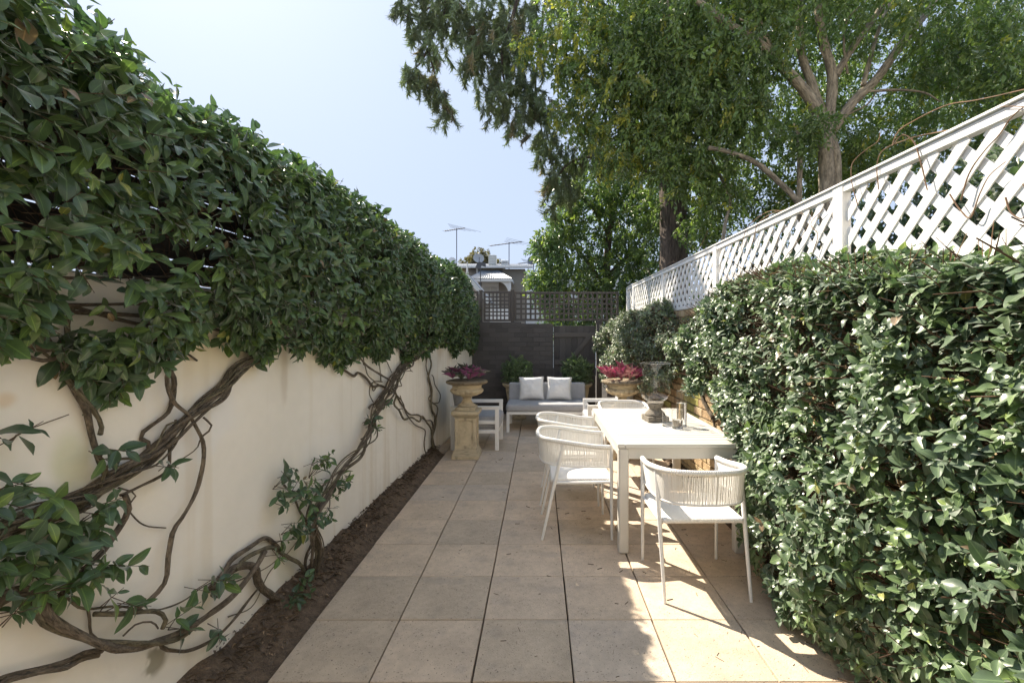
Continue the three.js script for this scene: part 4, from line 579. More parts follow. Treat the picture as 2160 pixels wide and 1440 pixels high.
function pedestal(x, d, label) {
  const t = thing('stone_pedestal', label, 'pedestal', [x, 0, -d], 0, 'panelled stone pedestals under the urns');
  part('plinth', uvBox(rbox(0.33, 0.05, 0.33, 0.008), 1), buff, t, [0, 0.025, 0]);
  part('base_moulding', frustum(0.322, 0.258, 0.075), buff, t, [0, 0.0875, 0]);
  part('shaft', uvBox(rbox(0.232, 0.38, 0.232, 0.004), 1, 0.3, 0.1), buff, t, [0, 0.315, 0]);
  for (let k = 0; k < 4; k++) {
    const a = k * Math.PI / 2, P = (u, y, o) => [Math.cos(a) * u + Math.sin(a) * o, y, -Math.sin(a) * u + Math.cos(a) * o];
    for (const s of [-1, 1]) part('panel_stile', uvBox(rbox(0.04, 0.376, 0.016, 0.004), 1, 0.2 * k), buff, t, P(s * 0.108, 0.313, 0.122), [0, a, 0]);
    for (const y of [0.143, 0.483]) part('panel_rail', uvBox(rbox(0.176, 0.036, 0.0155, 0.004), 1, 0.4), buff, t, P(0, y, 0.122), [0, a, 0]);
  }
  part('neck', frustum(0.262, 0.315, 0.036), buff, t, [0, 0.521, 0]);
  part('cap', uvBox(rbox(0.33, 0.045, 0.33, 0.008), 1, 0.7), buff, t, [0, 0.5615, 0]);
}
function urn(x, d, label, group) {
  const t = thing('stone_urn', label, 'urn', [x, 0.584, -d], 0, group);
  part('foot', uvBox(rbox(0.235, 0.042, 0.235, 0.006), 1, 0.5), buff, t, [0, 0.021, 0]);
  part('stem', lathe([[0.001, 0.042], [0.108, 0.042], [0.11, 0.058], [0.092, 0.066], [0.07, 0.085], [0.055, 0.11], [0.05, 0.145], [0.056, 0.158], [0.001, 0.16]], 72, (a, y) => (y > 0.05 && y < 0.15 ? 1 + 0.045 * Math.cos(a * 18) : 1)), buff, t);
  part('bowl', lathe([[0.001, 0.155], [0.066, 0.156], [0.075, 0.166], [0.13, 0.180], [0.178, 0.205], [0.199, 0.232], [0.198, 0.252], [0.184, 0.262], [0.178, 0.275], [0.182, 0.30], [0.195, 0.318], [0.19, 0.33], [0.001, 0.335]], 120, (a, y) => { const z = smooth(0.165, 0.2, y) * smooth(0.262, 0.245, y); return 1 + z * 0.075 * (Math.abs(Math.cos(a * 9)) - 0.45); }), buff, t);
  part('rim', lathe([[0.19, 0.312], [0.215, 0.315], [0.247, 0.328], [0.254, 0.345], [0.245, 0.36], [0.22, 0.368], [0.2, 0.362], [0.001, 0.345]], 120, (a, y) => { const z = smooth(0.315, 0.335, y) * smooth(0.368, 0.355, y); return 1 + z * 0.045 * (Math.abs(Math.cos(a * 14)) - 0.5); }), mossy, t);
}
pedestal(-0.895, 5.88, 'buff stone pedestal with recessed panels in front of the left armchair by the cream wall');
pedestal(1.035, 5.88, 'buff stone pedestal behind the far end of the dining table');
urn(-0.895, 5.88, 'weathered fluted stone urn holding dark purple rosettes');
urn(1.035, 5.88, 'weathered fluted stone urn holding bright pink rosettes');
function rosettes(x, d, label, tints, seed, upright) {
  const t = thing('rosette_plant', label, 'plant', [x, 0.93, -d]), rg = rngOf(seed), g = [leafGeo(5, 0.22, 0.5, (q) => Math.pow(Math.sin(Math.PI * Math.pow(q, 0.62)), 0.9)), leafGeo(5, -0.12, 0.6, (q) => Math.pow(Math.sin(Math.PI * Math.pow(q, 0.6)), 0.9))];
  const mats = tints.map((c) => new THREE.MeshPhysicalMaterial({ color: lin(...c), roughness: 0.85, clearcoat: 0.5, clearcoatRoughness: 0.35, transmission: 0.25, thickness: 0, side: THREE.DoubleSide }));
  for (let k = 0; k < 13; k++) {
    const a = k * 2.4, r = k ? 0.06 + 0.135 * Math.sqrt(k / 13) : 0, c = V(Math.cos(a) * r, 0.02 + 0.05 * (1 - r / 0.2) + rg() * 0.03, Math.sin(a) * r), lean = V(Math.cos(a) * r * 3.2, 1, Math.sin(a) * r * 3.2);
    const base = Math.floor(rg() * tints.length);
    for (let i = 0; i < 11; i++) {
      const b = i * 2.4 + rg() * 0.5, open = upright ? 0.25 + 0.55 * i / 11 : 0.35 + 0.95 * i / 11, dir = lean.clone().normalize().addScaledVector(V(Math.cos(b), 0, Math.sin(b)), open), L = (0.13 + 0.08 * rg()) * (0.7 + 0.4 * i / 11);
      const m = part('leaf', g[i % 2], mats[rg() < 0.65 ? base : Math.floor(rg() * tints.length)], t);
      leafMatrix(c, dir, V(-Math.cos(b), 0.7, -Math.sin(b)), L, L * 0.21).decompose(m.position, m.quaternion, m.scale);
    }
  }
}
rosettes(-0.895, 5.88, 'dark grey green and purple rosette plant in the urn by the cream wall', [[0.09, 0.11, 0.075], [0.14, 0.155, 0.11], [0.17, 0.05, 0.10], [0.32, 0.09, 0.22], [0.22, 0.19, 0.18]], 501, false);
rosettes(1.035, 5.88, 'bright pink rosette plant in the urn behind the table', [[0.55, 0.10, 0.22], [0.62, 0.22, 0.30], [0.42, 0.06, 0.16], [0.65, 0.32, 0.32], [0.36, 0.10, 0.15]], 517, true);

function planter(x, label, labelB, seed) {
  const d = 8.52, t = thing('terracotta_planter', label, 'planter', [x, 0, -d], 0, 'planters behind the sofa');
  part('bowl', lathe([[0.001, 0], [0.15, 0], [0.155, 0.03], [0.13, 0.06], [0.14, 0.12], [0.175, 0.3], [0.205, 0.46], [0.215, 0.54], [0.21, 0.57]], 48), buff, t);
  part('rim', lathe([[0.21, 0.56], [0.235, 0.57], [0.268, 0.60], [0.275, 0.625], [0.26, 0.64], [0.235, 0.635], [0.21, 0.61], [0.001, 0.59]], 64, (a, y) => 1 + 0.015 * Math.cos(a * 20) * smooth(0.58, 0.62, y)), buff, t);
  const b = thing('box_bush', labelB, 'bush', [x, 0.585, -d], 0, 'clipped bushes behind the sofa'), blobs = [[0, 0.24, 0, 0.245, 420], [-0.09, 0.30, 0, 0.15, 110], [0.1, 0.29, 0, 0.15, 110], [0, 0.37, 0, 0.12, 60]];
  part('stem', tube([V(0, 0, 0), V(0.01, 0.1, 0), V(0, 0.25, 0.01)], 0.012, { rad: 6, seg: 8 }), stemMats[1], b);
  crown(b, blobs, [sprayGeo(12, 0.10, 0.034, 0.5, seed, 1)], crownMat, (rg) => { const k = 0.7 + rg() * 0.7; return [0.12 * k, 0.20 * k, 0.06 * k]; }, rngOf(seed), { tilt: 2.2, shell: 0.4, scale: 1 });
}
planter(-0.385, 'buff footed planter behind the sofa in front of the charcoal wall', 'rounded dark green bush in the planter in front of the charcoal wall', 523);
planter(0.685, 'buff footed planter behind the sofa in front of the charcoal gate', 'rounded dark green bush in the planter in front of the charcoal gate', 541);

// ---------------------------------------------------------------- lounge furniture
const powder = std([0.80, 0.80, 0.79], { roughness: 0.4 });
const weave = texture(256, 256, (u, v) => { const a = Math.sin(u * 64 * 6.283), b = Math.sin(v * 64 * 6.283), n = fbm(u * 40, v * 40, 3, 40, 81); return 0.5 + 0.25 * a * b + 0.3 * (n - 0.5); }, false);
const fabricMap = texture(512, 512, (u, v) => { const n = fbm(u * 90, v * 90, 3, 90, 83), m = fbm(u * 8, v * 8, 4, 8, 87), k = 0.8 + 0.3 * (n - 0.5) + 0.14 * (m - 0.5); return [k, k, k]; });
const greyCloth = phy([0.46, 0.47, 0.50], { map: rep(fabricMap, 3, 3), bumpMap: rep(weave, 5, 5), bumpScale: 0.0016, roughness: 0.95, sheen: 0.3, sheenRoughness: 0.6, sheenColor: lin(0.4, 0.4, 0.42) });
const whiteCloth = phy([0.84, 0.84, 0.84], { bumpMap: rep(weave, 3, 3), bumpScale: 0.0014, roughness: 0.95 });
function cushion(w, h, d, r, puff, seed) {   // a soft box: rounded, slightly domed, uneven
  const g = rbox(w, h, d, r, 5), p = g.attributes.position;
  for (let i = 0; i < p.count; i++) {
    const x = p.getX(i), y = p.getY(i), z = p.getZ(i), u = 2 * x / w, v = 2 * z / d, t = 2 * y / h, n = n3(x * 7 + seed, y * 7, z * 7, seed) - 0.5;
    p.setXYZ(i, x * (1 + 0.012 * n), y * (1 + puff * (1 - u * u * u * u) * (1 - v * v)) + 0.012 * n, z * (1 + 0.035 * (1 - t * t) * (1 - u * u)) + 0.008 * n);
  }
  g.computeVertexNormals(); return uvBox(g, 1);
}
{
  const t = thing('garden_sofa', 'white framed grey two seat sofa in front of the charcoal wall', 'sofa', [0.135, 0, -7.69]);
  for (const sx of [-1, 1]) for (const sz of [-1, 1]) part('leg', rbox(0.045, 0.275, 0.045, 0.004), powder, t, [sx * 0.615, 0.1375, sz * 0.365]);
  for (const sz of [-1, 1]) part('rail', rbox(1.275, 0.04, 0.045, 0.004), powder, t, [0, 0.295, sz * 0.365]);
  for (const sx of [-1, 1]) part('rail', rbox(0.045, 0.04, 0.684, 0.004), powder, t, [sx * 0.615, 0.295, 0]);
  for (let k = 0; k < 8; k++) part('seat_slat', rbox(0.06, 0.015, 0.684, 0.003), powder, t, [-0.5 + k * 0.143, 0.3025, 0]);
  for (const sx of [-1, 1]) part('back_post', rbox(0.045, 0.26, 0.04, 0.004), powder, t, [sx * 0.615, 0.447, -0.368]);
  part('back_rail', rbox(1.185, 0.04, 0.036, 0.004), powder, t, [0, 0.57, -0.368]);
  part('seat_cushion', cushion(1.30, 0.125, 0.74, 0.045, 0.06, 3), greyCloth, t, [0, 0.377, 0.03]);
  part('back_cushion', cushion(1.28, 0.29, 0.15, 0.035, 0.03, 5), greyCloth, t, [0, 0.56, -0.265], [-0.12, 0, 0]);
}
function pillow(x, y, z, rx, rz, label, seed) {
  const t = thing('throw_pillow', label, 'pillow', [x, y, z]); t.rotation.set(rx, 0, rz);
  const N = 22, w = 0.40, h = 0.365, T = 0.085, pos = [], uv = [], idx = [];
  for (const s of [1, -1]) for (let i = 0; i <= N; i++) for (let j = 0; j <= N; j++) {
    const u = i / N * 2 - 1, v = j / N * 2 - 1, e = Math.pow(Math.max(0, (1 - u * u) * (1 - v * v)), 0.42), n = fbm(u * 2.6 + seed, v * 2.6 + s, 3, 0, seed) - 0.5;
    pos.push(u * w / 2 * (1 - 0.07 * (1 - v * v) * u * u), v * h / 2 * (1 - 0.06 * (1 - u * u) * v * v) + h / 2, s * (T * e * (1 + 0.5 * n))); uv.push(u * w, v * h);
  }
  const q = (N + 1) * (N + 1);
  for (const s of [0, 1]) for (let i = 0; i < N; i++) for (let j = 0; j < N; j++) { const a = s * q + i * (N + 1) + j, b = a + N + 1; s ? idx.push(a, a + 1, b, b, a + 1, b + 1) : idx.push(a, b, a + 1, b, b + 1, a + 1); }
  const g = new THREE.BufferGeometry(); g.setAttribute('position', new THREE.Float32BufferAttribute(pos, 3)); g.setAttribute('uv', new THREE.Float32BufferAttribute(uv, 2)); g.setIndex(idx); g.computeVertexNormals();
  part('cover', g, whiteCloth, t);
  const list = [], rg = rngOf(seed); // short fringe round the seam
  for (let k = 0; k < 150; k++) { const s = k / 150 * 4, e = Math.floor(s), f = (s - e) * 2 - 1, [u, v] = [[f, -1], [1, f], [-f, 1], [-1, -f]][e]; list.push(SMALL_LEAF.clone().applyMatrix4(leafMatrix(V(u * w / 2 * (1 - 0.07 * (1 - v * v)), v * h / 2 * (1 - 0.06 * (1 - u * u)) + h / 2, 0), V(e % 2 ? u : (rg() - 0.5) * 0.8, e % 2 ? (rg() - 0.5) * 0.8 : v, (rg() - 0.5) * 0.5), V(0, 0, 1), 0.014, 0.004))); }
  const f = part('fringe', merge(list), whiteCloth, t); f.userData.kind = 'stuff';
}
pillow(-0.12, 0.452, -7.73, -0.22, 0.02, 'white fringed pillow on the grey sofa, nearer the cream wall', 3);
pillow(0.325, 0.452, -7.72, -0.22, -0.03, 'white fringed pillow on the grey sofa, nearer the gate', 9);
function armchair(x, d, turn, label) {
  const t = thing('garden_armchair', label, 'armchair', [x, 0, -d], turn, 'white framed armchairs beside the sofa');
  const W = 0.325, F = 0.29, f = 0.05;
  for (const s of [-1, 1]) {
    for (const z of [-F, F]) part('leg', rbox(f, 0.53, f, 0.004), powder, t, [s * W, 0.265, z]);
    part('armrest', rbox(f + 0.004, 0.045, 2 * F + f + 0.004, 0.004), powder, t, [s * W, 0.553, 0]);
    for (const y of [0.365, 0.245]) part('side_rail', rbox(0.036, 0.044, 2 * F - f - 0.001, 0.003), powder, t, [s * W, y, 0]);
  }
  for (const z of [-F, F]) part('cross_rail', rbox(2 * W - f - 0.001, 0.044, 0.036, 0.003), powder, t, [0, 0.245, z]);
  part('seat_cushion', cushion(0.59, 0.16, 0.62, 0.045, 0.05, 8), greyCloth, t, [0, 0.352, 0.02]);
  part('back_cushion', cushion(0.57, 0.36, 0.15, 0.06, 0.06, 9), greyCloth, t, [0, 0.61, -0.215], [-0.16, 0, 0]);
}
armchair(-0.84, 6.53, Math.PI / 2, 'white framed grey armchair beside the cream wall, behind the urn with purple leaves');
armchair(0.96, 6.6, -Math.PI / 2, 'white framed grey armchair beyond the dining table, behind the urn with pink leaves');

// ---------------------------------------------------------------- dining table and chairs
const tablePaint = std([0.60, 0.58, 0.535], { roughness: 0.45, bumpMap: rep(grain, 3, 3), bumpScale: 0.0005 });
{
  const x0 = 0.545, x1 = 1.435, d0 = 3.27, d1 = 4.84, cx = (x0 + x1) / 2, cd = (d0 + d1) / 2, w = x1 - x0, l = d1 - d0;
  const t = thing('dining_table', 'pale slatted outdoor dining table', 'table', [cx, 0, -cd]);
  for (const s of [-1, 1]) { part('edge_board', rbox(0.05, 0.03, l, 0.006), tablePaint, t, [s * (w / 2 - 0.025), 0.748, 0]); part('end_board', rbox(w - 0.103, 0.03, 0.06, 0.006), tablePaint, t, [0, 0.748, s * (l / 2 - 0.03)]); }
  const n = 18, pitch = (l - 0.124) / n, g = rbox(w - 0.103, 0.022, pitch - 0.010, 0.003);
  for (let k = 0; k < n; k++) part('slat', g, tablePaint, t, [0, 0.751, -l / 2 + 0.062 + (k + 0.5) * pitch]);
  for (const s of [-1, 1]) { part('apron', rbox(0.025, 0.075, l - 0.15, 0.003), tablePaint, t, [s * (w / 2 - 0.03), 0.694, 0]); part('apron', rbox(w - 0.15, 0.075, 0.025, 0.003), tablePaint, t, [0, 0.694, s * (l / 2 - 0.03)]); }
  for (const sx of [-1, 1]) for (const sz of [-1, 1]) part('leg', rbox(0.072, 0.732, 0.072, 0.016, 4), tablePaint, t, [sx * (w / 2 - 0.042), 0.366, sz * (l / 2 - 0.042)]);
  for (let k = 0; k < 3; k++) part('batten', rbox(0.04, 0.02, l - 0.16, 0.003), tablePaint, t, [-0.25 + k * 0.25, 0.728, 0]);
}
const rope = std([0.85, 0.84, 0.81], { roughness: 0.8 }), ropeThick = std([0.82, 0.805, 0.77], { roughness: 0.75, bumpMap: rep(texture(64, 256, (u, v) => 0.5 + 0.5 * Math.sin((v * 40 + u * 1.0) * 6.283), false), 1, 2), bumpScale: 0.002 });
const seatWeave = texture(512, 512, (u, v) => { const i = Math.floor(u * 48), a = Math.abs(Math.sin(u * 48 * Math.PI)), b = Math.sin(v * 30 * 6.283 + (i % 2) * Math.PI); return 0.15 + 0.4 * a + 0.3 * b * a; }, false);
const seatMat = std([0.83, 0.82, 0.80], { roughness: 0.7, bumpMap: rep(seatWeave, 2.2, 2.2), bumpScale: 0.005 });
function makeChair(label) {
  const t = thing('dining_chair', label, 'chair', [0, 0, 0], 0, 'white rope chairs around the dining table');
  const half = [[0.252, 0.25], [0.262, 0.12], [0.268, 0], [0.264, -0.10], [0.245, -0.19], [0.195, -0.257], [0.11, -0.287], [0, -0.295]];
  const U = (yf, yb, sx, inset) => { const q = half.map(([x, z]) => { const k = smooth(0.25, -0.28, z); return V((x - inset) * sx, lerp(yf, yb, k), z + (z < 0 ? inset * 1.6 * smooth(0, -0.29, z) : 0)); }); return [...q, ...q.slice(0, -1).reverse().map((v) => V(-v.x, v.y, v.z))]; };
  const top = U(0.686, 0.742, 1, 0), low = U(0.535, 0.555, 1, 0.012);
  part('top_rail', tube(top, 0.0165, { rad: 12, seg: 96 }), ropeThick, t);
  part('lower_rail', tube(low, 0.0075, { rad: 8, seg: 80 }), rope, t);
  const ct = new THREE.CatmullRomCurve3(top, false, 'centripetal'), cl = new THREE.CatmullRomCurve3(low, false, 'centripetal'), cords = [], rg = rngOf(5), n = 236;
  for (let k = 1; k < n; k++) {
    const q = k / n, j = (rg() - 0.5) * 0.0022, a = ct.getPointAt(clamp(q + j, 0, 1)), b = cl.getPointAt(clamp(q + (rg() - 0.5) * 0.0016, 0, 1)), y = b.clone().sub(a), L = y.length(), g = new THREE.CylinderGeometry(0.0027, 0.0027, L, 5, 1, true);
    y.normalize(); const x = V(0, 0, 0).crossVectors(y, V(0, 0, 1)).normalize(), z = V(0, 0, 0).crossVectors(x, y);
    cords.push(g.applyMatrix4(M4(a.clone().add(b).multiplyScalar(0.5), x, y, z)));
  }
  const c = part('rope_cords', merge(cords), rope, t); c.userData.kind = 'stuff';
  for (const s of [-1, 1]) {
    part('leg', tube([V(s * 0.25, 0.0, 0.255), V(s * 0.252, 0.45, 0.25), V(s * 0.252, 0.684, 0.25)], (q) => lerp(0.0095, 0.0135, Math.min(1, q * 1.6)), { rad: 10, seg: 12 }), powder, t);
    part('leg', tube([V(s * 0.247, 0.0, -0.262), V(s * 0.252, 0.44, -0.165), V(s * 0.256, 0.712, -0.105)], (q) => lerp(0.0095, 0.0135, Math.min(1, q * 1.6)), { rad: 10, seg: 12 }), powder, t);
    part('seat_rail', tube([V(s * 0.245, 0.425, 0.245), V(s * 0.245, 0.422, 0), V(s * 0.24, 0.42, -0.17)], 0.011, { rad: 8, seg: 8 }), powder, t);
  }
  const sg = rbox(0.475, 0.03, 0.46, 0.014, 4), p = sg.attributes.position;
  for (let i = 0; i < p.count; i++) { const x = p.getX(i), z = p.getZ(i); p.setY(i, p.getY(i) - 0.012 * (1 - Math.pow(2 * x / 0.475, 2)) * (1 - Math.pow(2 * z / 0.46, 2))); }
  sg.computeVertexNormals();
  part('seat', uvBox(sg, 1), seatMat, t, [0, 0.437, 0.03]);
  return t;
}
const chair0 = makeChair('white rope dining chair at the side of the table, farther from the sofa');
function chairAt(o, x, d, turn) { o.position.set(x, 0, -d); o.rotation.y = turn; return o; }
chairAt(chair0, 0.285, 3.755, Math.PI / 2);
for (const [x, d, turn, label] of [[0.28, 4.45, Math.PI / 2 - 0.03, 'white rope dining chair at the side of the table, nearer the sofa'], [0.955, 2.95, Math.PI + 0.02, 'white rope dining chair at the end of the table beside the sunlit hedge'], [0.94, 5.2, 0.03, 'white rope dining chair at the end of the table nearest the pink plant urn']]) {
  const c = chair0.clone(); c.name = numbered('dining_chair'); c.userData = { ...chair0.userData, label }; scene.add(c); chairAt(c, x, d, turn);
}

// ---------------------------------------------------------------- glass on the table
const pane = phy([1, 1, 1], { roughness: 0.0, transmission: 1, thickness: 0, ior: 1.5, side: THREE.DoubleSide });
const water = phy([1, 1, 1], { roughness: 0.0, transmission: 1, thickness: 0.05, ior: 1.33, attenuationColor: lin(0.92, 0.97, 0.97), attenuationDistance: 1.5 });
const slab = phy([1, 1, 1], { roughness: 0.0, transmission: 1, thickness: 0.02, ior: 1.5 });
const TT = 0.7635;
{
  const t = thing('hurricane_vase', 'large clear hurricane vase on a grey stone hourglass foot', 'vase', [1.02, TT, -4.16], 0.12);
  const grey = std([0.23, 0.21, 0.185], { map: rep(stoneMap, 3, 3), bumpMap: rep(coarse, 4, 4), bumpScale: 0.006, roughness: 0.9 });
  part('plinth', uvBox(rbox(0.185, 0.045, 0.185, 0.004), 2), grey, t, [0, 0.0225, 0]);
  part('foot', lathe([[0.001, 0.045], [0.087, 0.045], [0.088, 0.056], [0.08, 0.07], [0.058, 0.092], [0.05, 0.103], [0.058, 0.118], [0.072, 0.148], [0.074, 0.162], [0.001, 0.163]], 48), grey, t);
  part('glass', lathe([[0.001, 0.166], [0.04, 0.166], [0.085, 0.18], [0.115, 0.208], [0.127, 0.245], [0.124, 0.29], [0.113, 0.345], [0.107, 0.39], [0.112, 0.44], [0.127, 0.487], [0.137, 0.505]], 64), pane, t);
  part('glass_lip', new THREE.TorusGeometry(0.137, 0.0022, 8, 64).rotateX(Math.PI / 2), slab, t, [0, 0.505, 0]);
}
function tumbler(name, label, cat, x, d, r, h, fill) {
  const t = thing(name, label, cat, [x, TT, -d]);
  part('base', lathe([[0.001, 0], [r * 0.93, 0], [r - 0.001, 0.004], [r - 0.001, 0.010], [0.001, 0.010]], 40), slab, t);
  part('wall', lathe([[r, 0.0105], [r, h]], 48), pane, t);
  part('lip', new THREE.TorusGeometry(r - 0.0006, 0.0012, 8, 48).rotateX(Math.PI / 2), slab, t, [0, h, 0]);
  if (fill) part('water', lathe([[0.001, 0.011], [r - 0.002, 0.011], [r - 0.002, fill - 0.001], [r - 0.003, fill], [0.001, fill]], 48), water, t);
}
tumbler('glass_vase', 'tall narrow clear glass cylinder half full of water', 'vase', 1.178, 3.91, 0.041, 0.29, 0.19);
tumbler('drinking_glass', 'short empty clear glass tumbler beside the stone foot of the vase', 'glass', 1.055, 3.90, 0.039, 0.145, 0);
tumbler('drinking_glass', 'short clear glass tumbler with water, in front of the tall glass cylinder', 'glass', 1.115, 3.81, 0.042, 0.15, 0.07);

// ---------------------------------------------------------------- house and roofs beyond the back wall
const HD = 22;
const render = (c, r = 0.9) => std(c, { map: rep(stoneMap, 0.4, 0.4), roughness: r });
const houseGrey = render([0.36, 0.325, 0.29]), houseLight = render([0.5, 0.49, 0.47]), houseWhite = std([0.78, 0.78, 0.76], { roughness: 0.8 }), trim = std([0.8, 0.79, 0.76], { roughness: 0.6 });
const zinc = std([0.24, 0.26, 0.29], { roughness: 0.55, metalness: 0.2 });
function corrugated(f0, f1, n, y) {   // ridges between a lower edge f0(u) and an upper edge f1(u)
  const pos = [], idx = []; for (let i = 0; i <= n * 4; i++) { const u = i / (n * 4), h = 0.018 * Math.cos(u * n * 6.283), a = f0(u), b = f1(u); pos.push(a.x, a.y + h, a.z, b.x, b.y + h, b.z); }
  for (let i = 0; i < n * 4; i++) { const a = i * 2; idx.push(a, a + 2, a + 1, a + 1, a + 2, a + 3); }
  const g = new THREE.BufferGeometry(); g.setAttribute('position', new THREE.Float32BufferAttribute(pos, 3)); g.setIndex(idx); g.computeVertexNormals(); return g;
}
{
  const t = thing('terrace_house', 'grey brown house with tin roof beyond the back wall', 'house', [0, 0, -HD]);
  part('wall', uvBox(box(2.81, 4.60, 4), 0.5), houseGrey, t, [-2.05, 2.22, -2]);
  part('wall', uvBox(box(6.5, 4.50, 4), 0.5), houseLight, t, [-6.72, 2.17, -2.03]);
  part('wall', uvBox(box(5.2, 4.30, 3.6), 0.5), houseWhite, t, [1.98, 2.07, -1.85]);
  const roof = part('roof', corrugated((u) => V(lerp(-10, -0.3, u), 4.64, 0.25), (u) => V(lerp(-10, -0.3, u), 5.35, -4.1), 80), zinc, t);
  part('gutter', rbox(9.7, 0.11, 0.12, 0.02), trim, roof, [-5.15, 4.575, 0.28]);
  part('roof', corrugated((u) => V(lerp(-0.5, 4.8, u), 4.38, 0.15), (u) => V(lerp(-0.5, 4.8, u), 4.95, -3.8), 44), zinc, t);
  part('downpipe', new THREE.CylinderGeometry(0.05, 0.05, 0.5, 10), trim, t, [-2.86, 4.3, 0.07]);
  // veranda with hipped tin roof
  const e = 1.4, A = V(-3.12, 3.92, e), B = V(-1.18, 3.92, e), C = V(-2.56, 4.45, 0.08), D = V(-1.94, 4.45, 0.08);
  const vr = part('veranda_roof', corrugated((u) => A.clone().lerp(B, u), (u) => C.clone().lerp(D, u), 19), zinc, t);
  part('hip', corrugated((u) => V(-1.18, 3.92, lerp(e, 0.05, u)), (u) => V(lerp(-1.94, -1.75, u), 4.45, 0.06), 12), zinc, vr);
  part('hip', corrugated((u) => V(-3.12, 3.92, lerp(0.05, e, u)), (u) => V(lerp(-2.8, -2.56, u), 4.45, 0.06), 12), zinc, vr);
  part('fascia', rbox(1.98, 0.12, 0.06, 0.01), trim, vr, [-2.15, 3.83, e]);
  part('fascia', rbox(0.05, 0.11, 1.3, 0.01), trim, vr, [-1.18, 3.835, e / 2 + 0.05]);
  for (const x of [-3.0, -1.27]) {
    part('veranda_post', rbox(0.10, 3.85, 0.10, 0.01), trim, t, [x, 1.85, e - 0.06]);
    const s = x < -2 ? 1 : -1, sh = new THREE.Shape(); sh.moveTo(0, 0); sh.lineTo(s * 0.42, 0); sh.quadraticCurveTo(s * 0.08, -0.06, 0, -0.52); sh.lineTo(0, 0);
    part('bracket', new THREE.ExtrudeGeometry(sh, { depth: 0.03, bevelEnabled: false, curveSegments: 8 }), trim, t, [x + s * 0.052, 3.77, e - 0.075]);
  }
  part('balcony_wall', box(1.72, 1.2, 0.08), houseWhite, t, [-2.13, 2.05, e - 0.06]);
  const w = part('french_window', box(0.78, 1.45, 0.05), trim, t, [-2.26, 3.17, 0.03]);
  for (const s of [-1, 1]) part('shutter', rbox(0.30, 1.2, 0.03, 0.01), std([0.6, 0.58, 0.53], { roughness: 0.7 }), w, [s * 0.17, -0.10, 0.04]);
  part('window', box(0.9, 1.0, 0.05), std([0.07, 0.08, 0.09], { roughness: 0.15 }), t, [1.2, 2.2, -0.03]);
}
{
  const t = thing('gabled_dormer', 'white gable with finial in front of the grey house', 'gable', [-2.42, 0, -16]);
  const sh = new THREE.Shape(); sh.moveTo(-0.62, -0.1); sh.lineTo(0.62, -0.1); sh.lineTo(0.62, 2.65); sh.lineTo(0, 3.40); sh.lineTo(-0.62, 2.65);
  part('wall', new THREE.ExtrudeGeometry(sh, { depth: 1.5, bevelEnabled: false }), render([0.55, 0.5, 0.45]), t, [0, 0, -1.5]);
  for (const s of [-1, 1]) { part('barge_board', rbox(0.14, 1.15, 0.06, 0.01), trim, t, [s * 0.365, 3.0, 0.06], [0, 0, s * 0.69]); part('roof', rbox(0.05, 1.2, 1.6, 0.01), zinc, t, [s * 0.43, 3.02, -0.76], [0, 0, s * 0.69]); }
  part('finial', lathe([[0.001, -0.1], [0.05, -0.1], [0.05, 0.1], [0.03, 0.12], [0.05, 0.16], [0.035, 0.2], [0.02, 0.5], [0.001, 0.56]], 12), trim, t, [0, 3.4, 0.03]);
  for (const s of [-1, 1]) part('vent_opening', (() => { const q = new THREE.Shape(); q.moveTo(0, 0); q.lineTo(s * 0.16, 0); q.lineTo(0, 0.17); q.lineTo(0, 0); return new THREE.ExtrudeGeometry(q, { depth: 0.012, bevelEnabled: false }); })(), std([0.03, 0.028, 0.026]), t, [s * 0.04, 2.98, 0.002]);
}
const alu = std([0.12, 0.12, 0.13], { roughness: 0.5, metalness: 0.4 });
function antenna(x, base, top, d, len, label) {
  const t = thing('roof_antenna', label, 'antenna', [x, base, -d]), H = top - base, bar = (n, a, b, r) => part(n, tube([a, a.clone().lerp(b, 0.5), b], r, { rad: 6, seg: 4 }), alu, t);
  bar('mast', V(0, -0.3, 0), V(0, H + 0.05, 0), 0.022);
  const bd = V(0.93, 0.05, 0.36), a = V(0, H, 0).addScaledVector(bd, -len * 0.6), b = V(0, H, 0).addScaledVector(bd, len * 0.4); bar('boom', a, b, 0.022);
  const ed = V(0.6, 0, -0.8);
  for (let k = 0; k < 10; k++) { const c = a.clone().lerp(b, k / 9), L = k < 6 ? 0.13 : 0.5 + (k - 6) * 0.2; bar('element', c.clone().addScaledVector(ed, -L), c.clone().addScaledVector(ed, L), 0.006); }
}
antenna(-4.0, 4.86, 6.58, 23, 1.15, 'tv antenna on a tall mast at the light grey end of the tin roof');
antenna(-1.43, 4.80, 5.82, 22.6, 1.7, 'tv antenna on a short mast above the veranda');
antenna(-0.55, 4.98, 5.12, 24, 0.9, 'small low tv antenna lying near the far edge of the roof');
{
  const t = thing('roof_air_conditioner', 'cream box air conditioner on the tin roof', 'air conditioner', [-2.2, 4.78, -22.5]);
  part('case', rbox(0.37, 0.5, 0.35, 0.03), std([0.6, 0.6, 0.55], { roughness: 0.6 }), t, [0, 0.2, 0]);
  for (let k = 0; k < 5; k++) part('louvre', rbox(0.28, 0.03, 0.02, 0.004), trim, t, [0, 0.06 + k * 0.075, 0.178]);
}
{
  const t = thing('roof_ventilator', 'low white ventilator beside the air conditioner on the tin roof', 'ventilator', [-1.62, 4.78, -22.5]);
  part('cowl', rbox(0.36, 0.16, 0.3, 0.05, 4), trim, t, [0, 0.13, 0]); part('slot', rbox(0.24, 0.03, 0.02, 0.004), alu, t, [0, 0.10, 0.15]); part('curb', rbox(0.3, 0.12, 0.26, 0.01), trim, t, [0, 0.0, 0]);
}
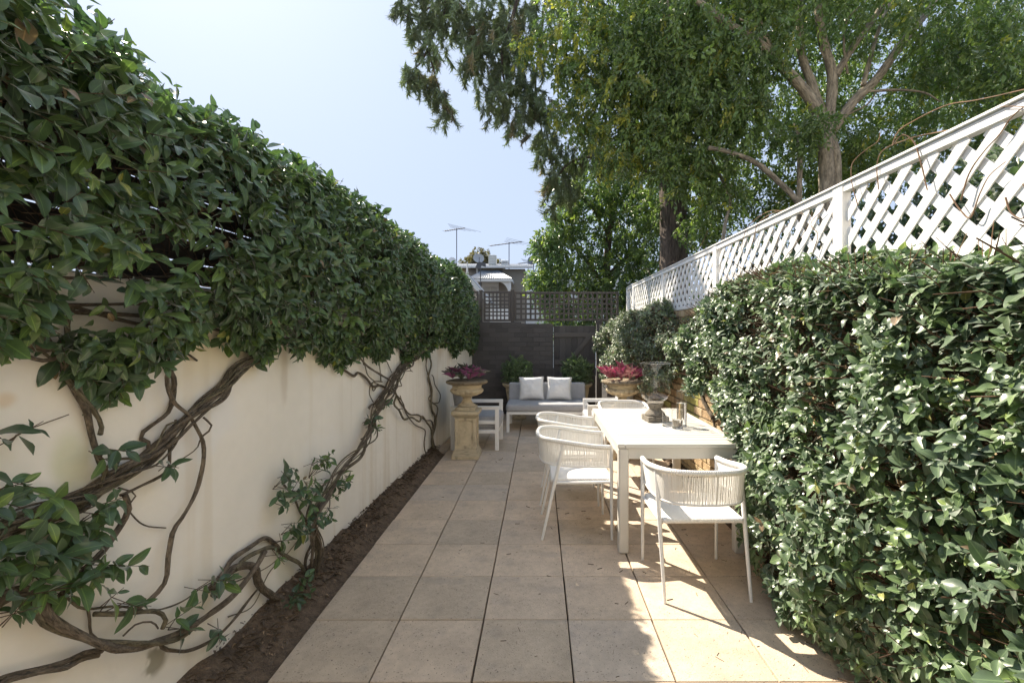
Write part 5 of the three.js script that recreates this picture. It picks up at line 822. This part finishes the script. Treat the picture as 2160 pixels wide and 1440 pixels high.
function dish(x, y, d, r, m, label, turn) {
  const t = thing('satellite_dish', label, 'satellite dish', [x, y, -d], turn);
  part('reflector', lathe([[0.001, 0], [r * 0.5, r * 0.08], [r, r * 0.3]], 28).rotateX(1.15), m, t, [0, r, 0]);
  part('arm', tube([V(0, r * 0.3, 0.02), V(0, r * 0.5, r * 0.8), V(0, r * 1.2, r * 1.1)], 0.014, { rad: 6, seg: 6 }), alu, t);
  part('bracket', tube([V(0, -0.25, -0.02), V(0, 0.2, -0.02), V(0, r, -0.01)], 0.025, { rad: 6, seg: 5 }), alu, t);
}
dish(-2.88, 4.80, 22.5, 0.26, std([0.4, 0.41, 0.42], { roughness: 0.6 }), 'pale satellite dish on the tin roof beside the air conditioner', 0.3);
dish(-4.1, 4.72, 22.4, 0.2, std([0.75, 0.75, 0.75], { roughness: 0.5 }), 'small white satellite dish at the light grey end of the tin roof', 0.5);
dish(-0.28, 4.72, 22.6, 0.26, std([0.16, 0.17, 0.19], { roughness: 0.5 }), 'dark satellite dish half hidden by the glossy green tree', -0.3);
{
  const t = thing('weather_vane', 'dark weather vane above the veranda roof', 'weather vane', [-2.47, 0, -20]);
  part('pole', tube([V(0, -0.1, 0), V(0, 2, 0), V(0, 4.5, 0)], 0.022, { rad: 6, seg: 6 }), alu, t);
  part('pointer', tube([V(-0.3, 3.02, 0), V(0, 3.0, 0), V(0.28, 2.98, 0)], 0.018, { rad: 6, seg: 4 }), alu, t);
  part('pointer', tube([V(-0.06, 2.95, -0.25), V(0, 2.96, 0), V(0.06, 2.97, 0.25)], 0.018, { rad: 6, seg: 4 }), alu, t);
  const sh = new THREE.Shape(); sh.moveTo(-0.22, 0); sh.quadraticCurveTo(-0.1, 0.35, 0.05, 0.2); sh.quadraticCurveTo(0.25, 0.3, 0.22, 0.02); sh.lineTo(0.05, 0.08); sh.lineTo(-0.05, -0.06);
  part('figure', new THREE.ExtrudeGeometry(sh, { depth: 0.03, bevelEnabled: false }), alu, t, [0, 4.3, -0.015]);
}
{
  const t = thing('flue_pipe', 'slim grey flue pipe rising above the climbing hedge', 'flue', [-5.4, 4.75, -22.1]);
  part('pipe', new THREE.CylinderGeometry(0.055, 0.055, 1.0, 12), zinc, t, [0, 0.4, 0]); part('cowl', new THREE.CylinderGeometry(0.09, 0.09, 0.09, 12), zinc, t, [0, 0.93, 0]);
}

renderer.render(scene, camera);
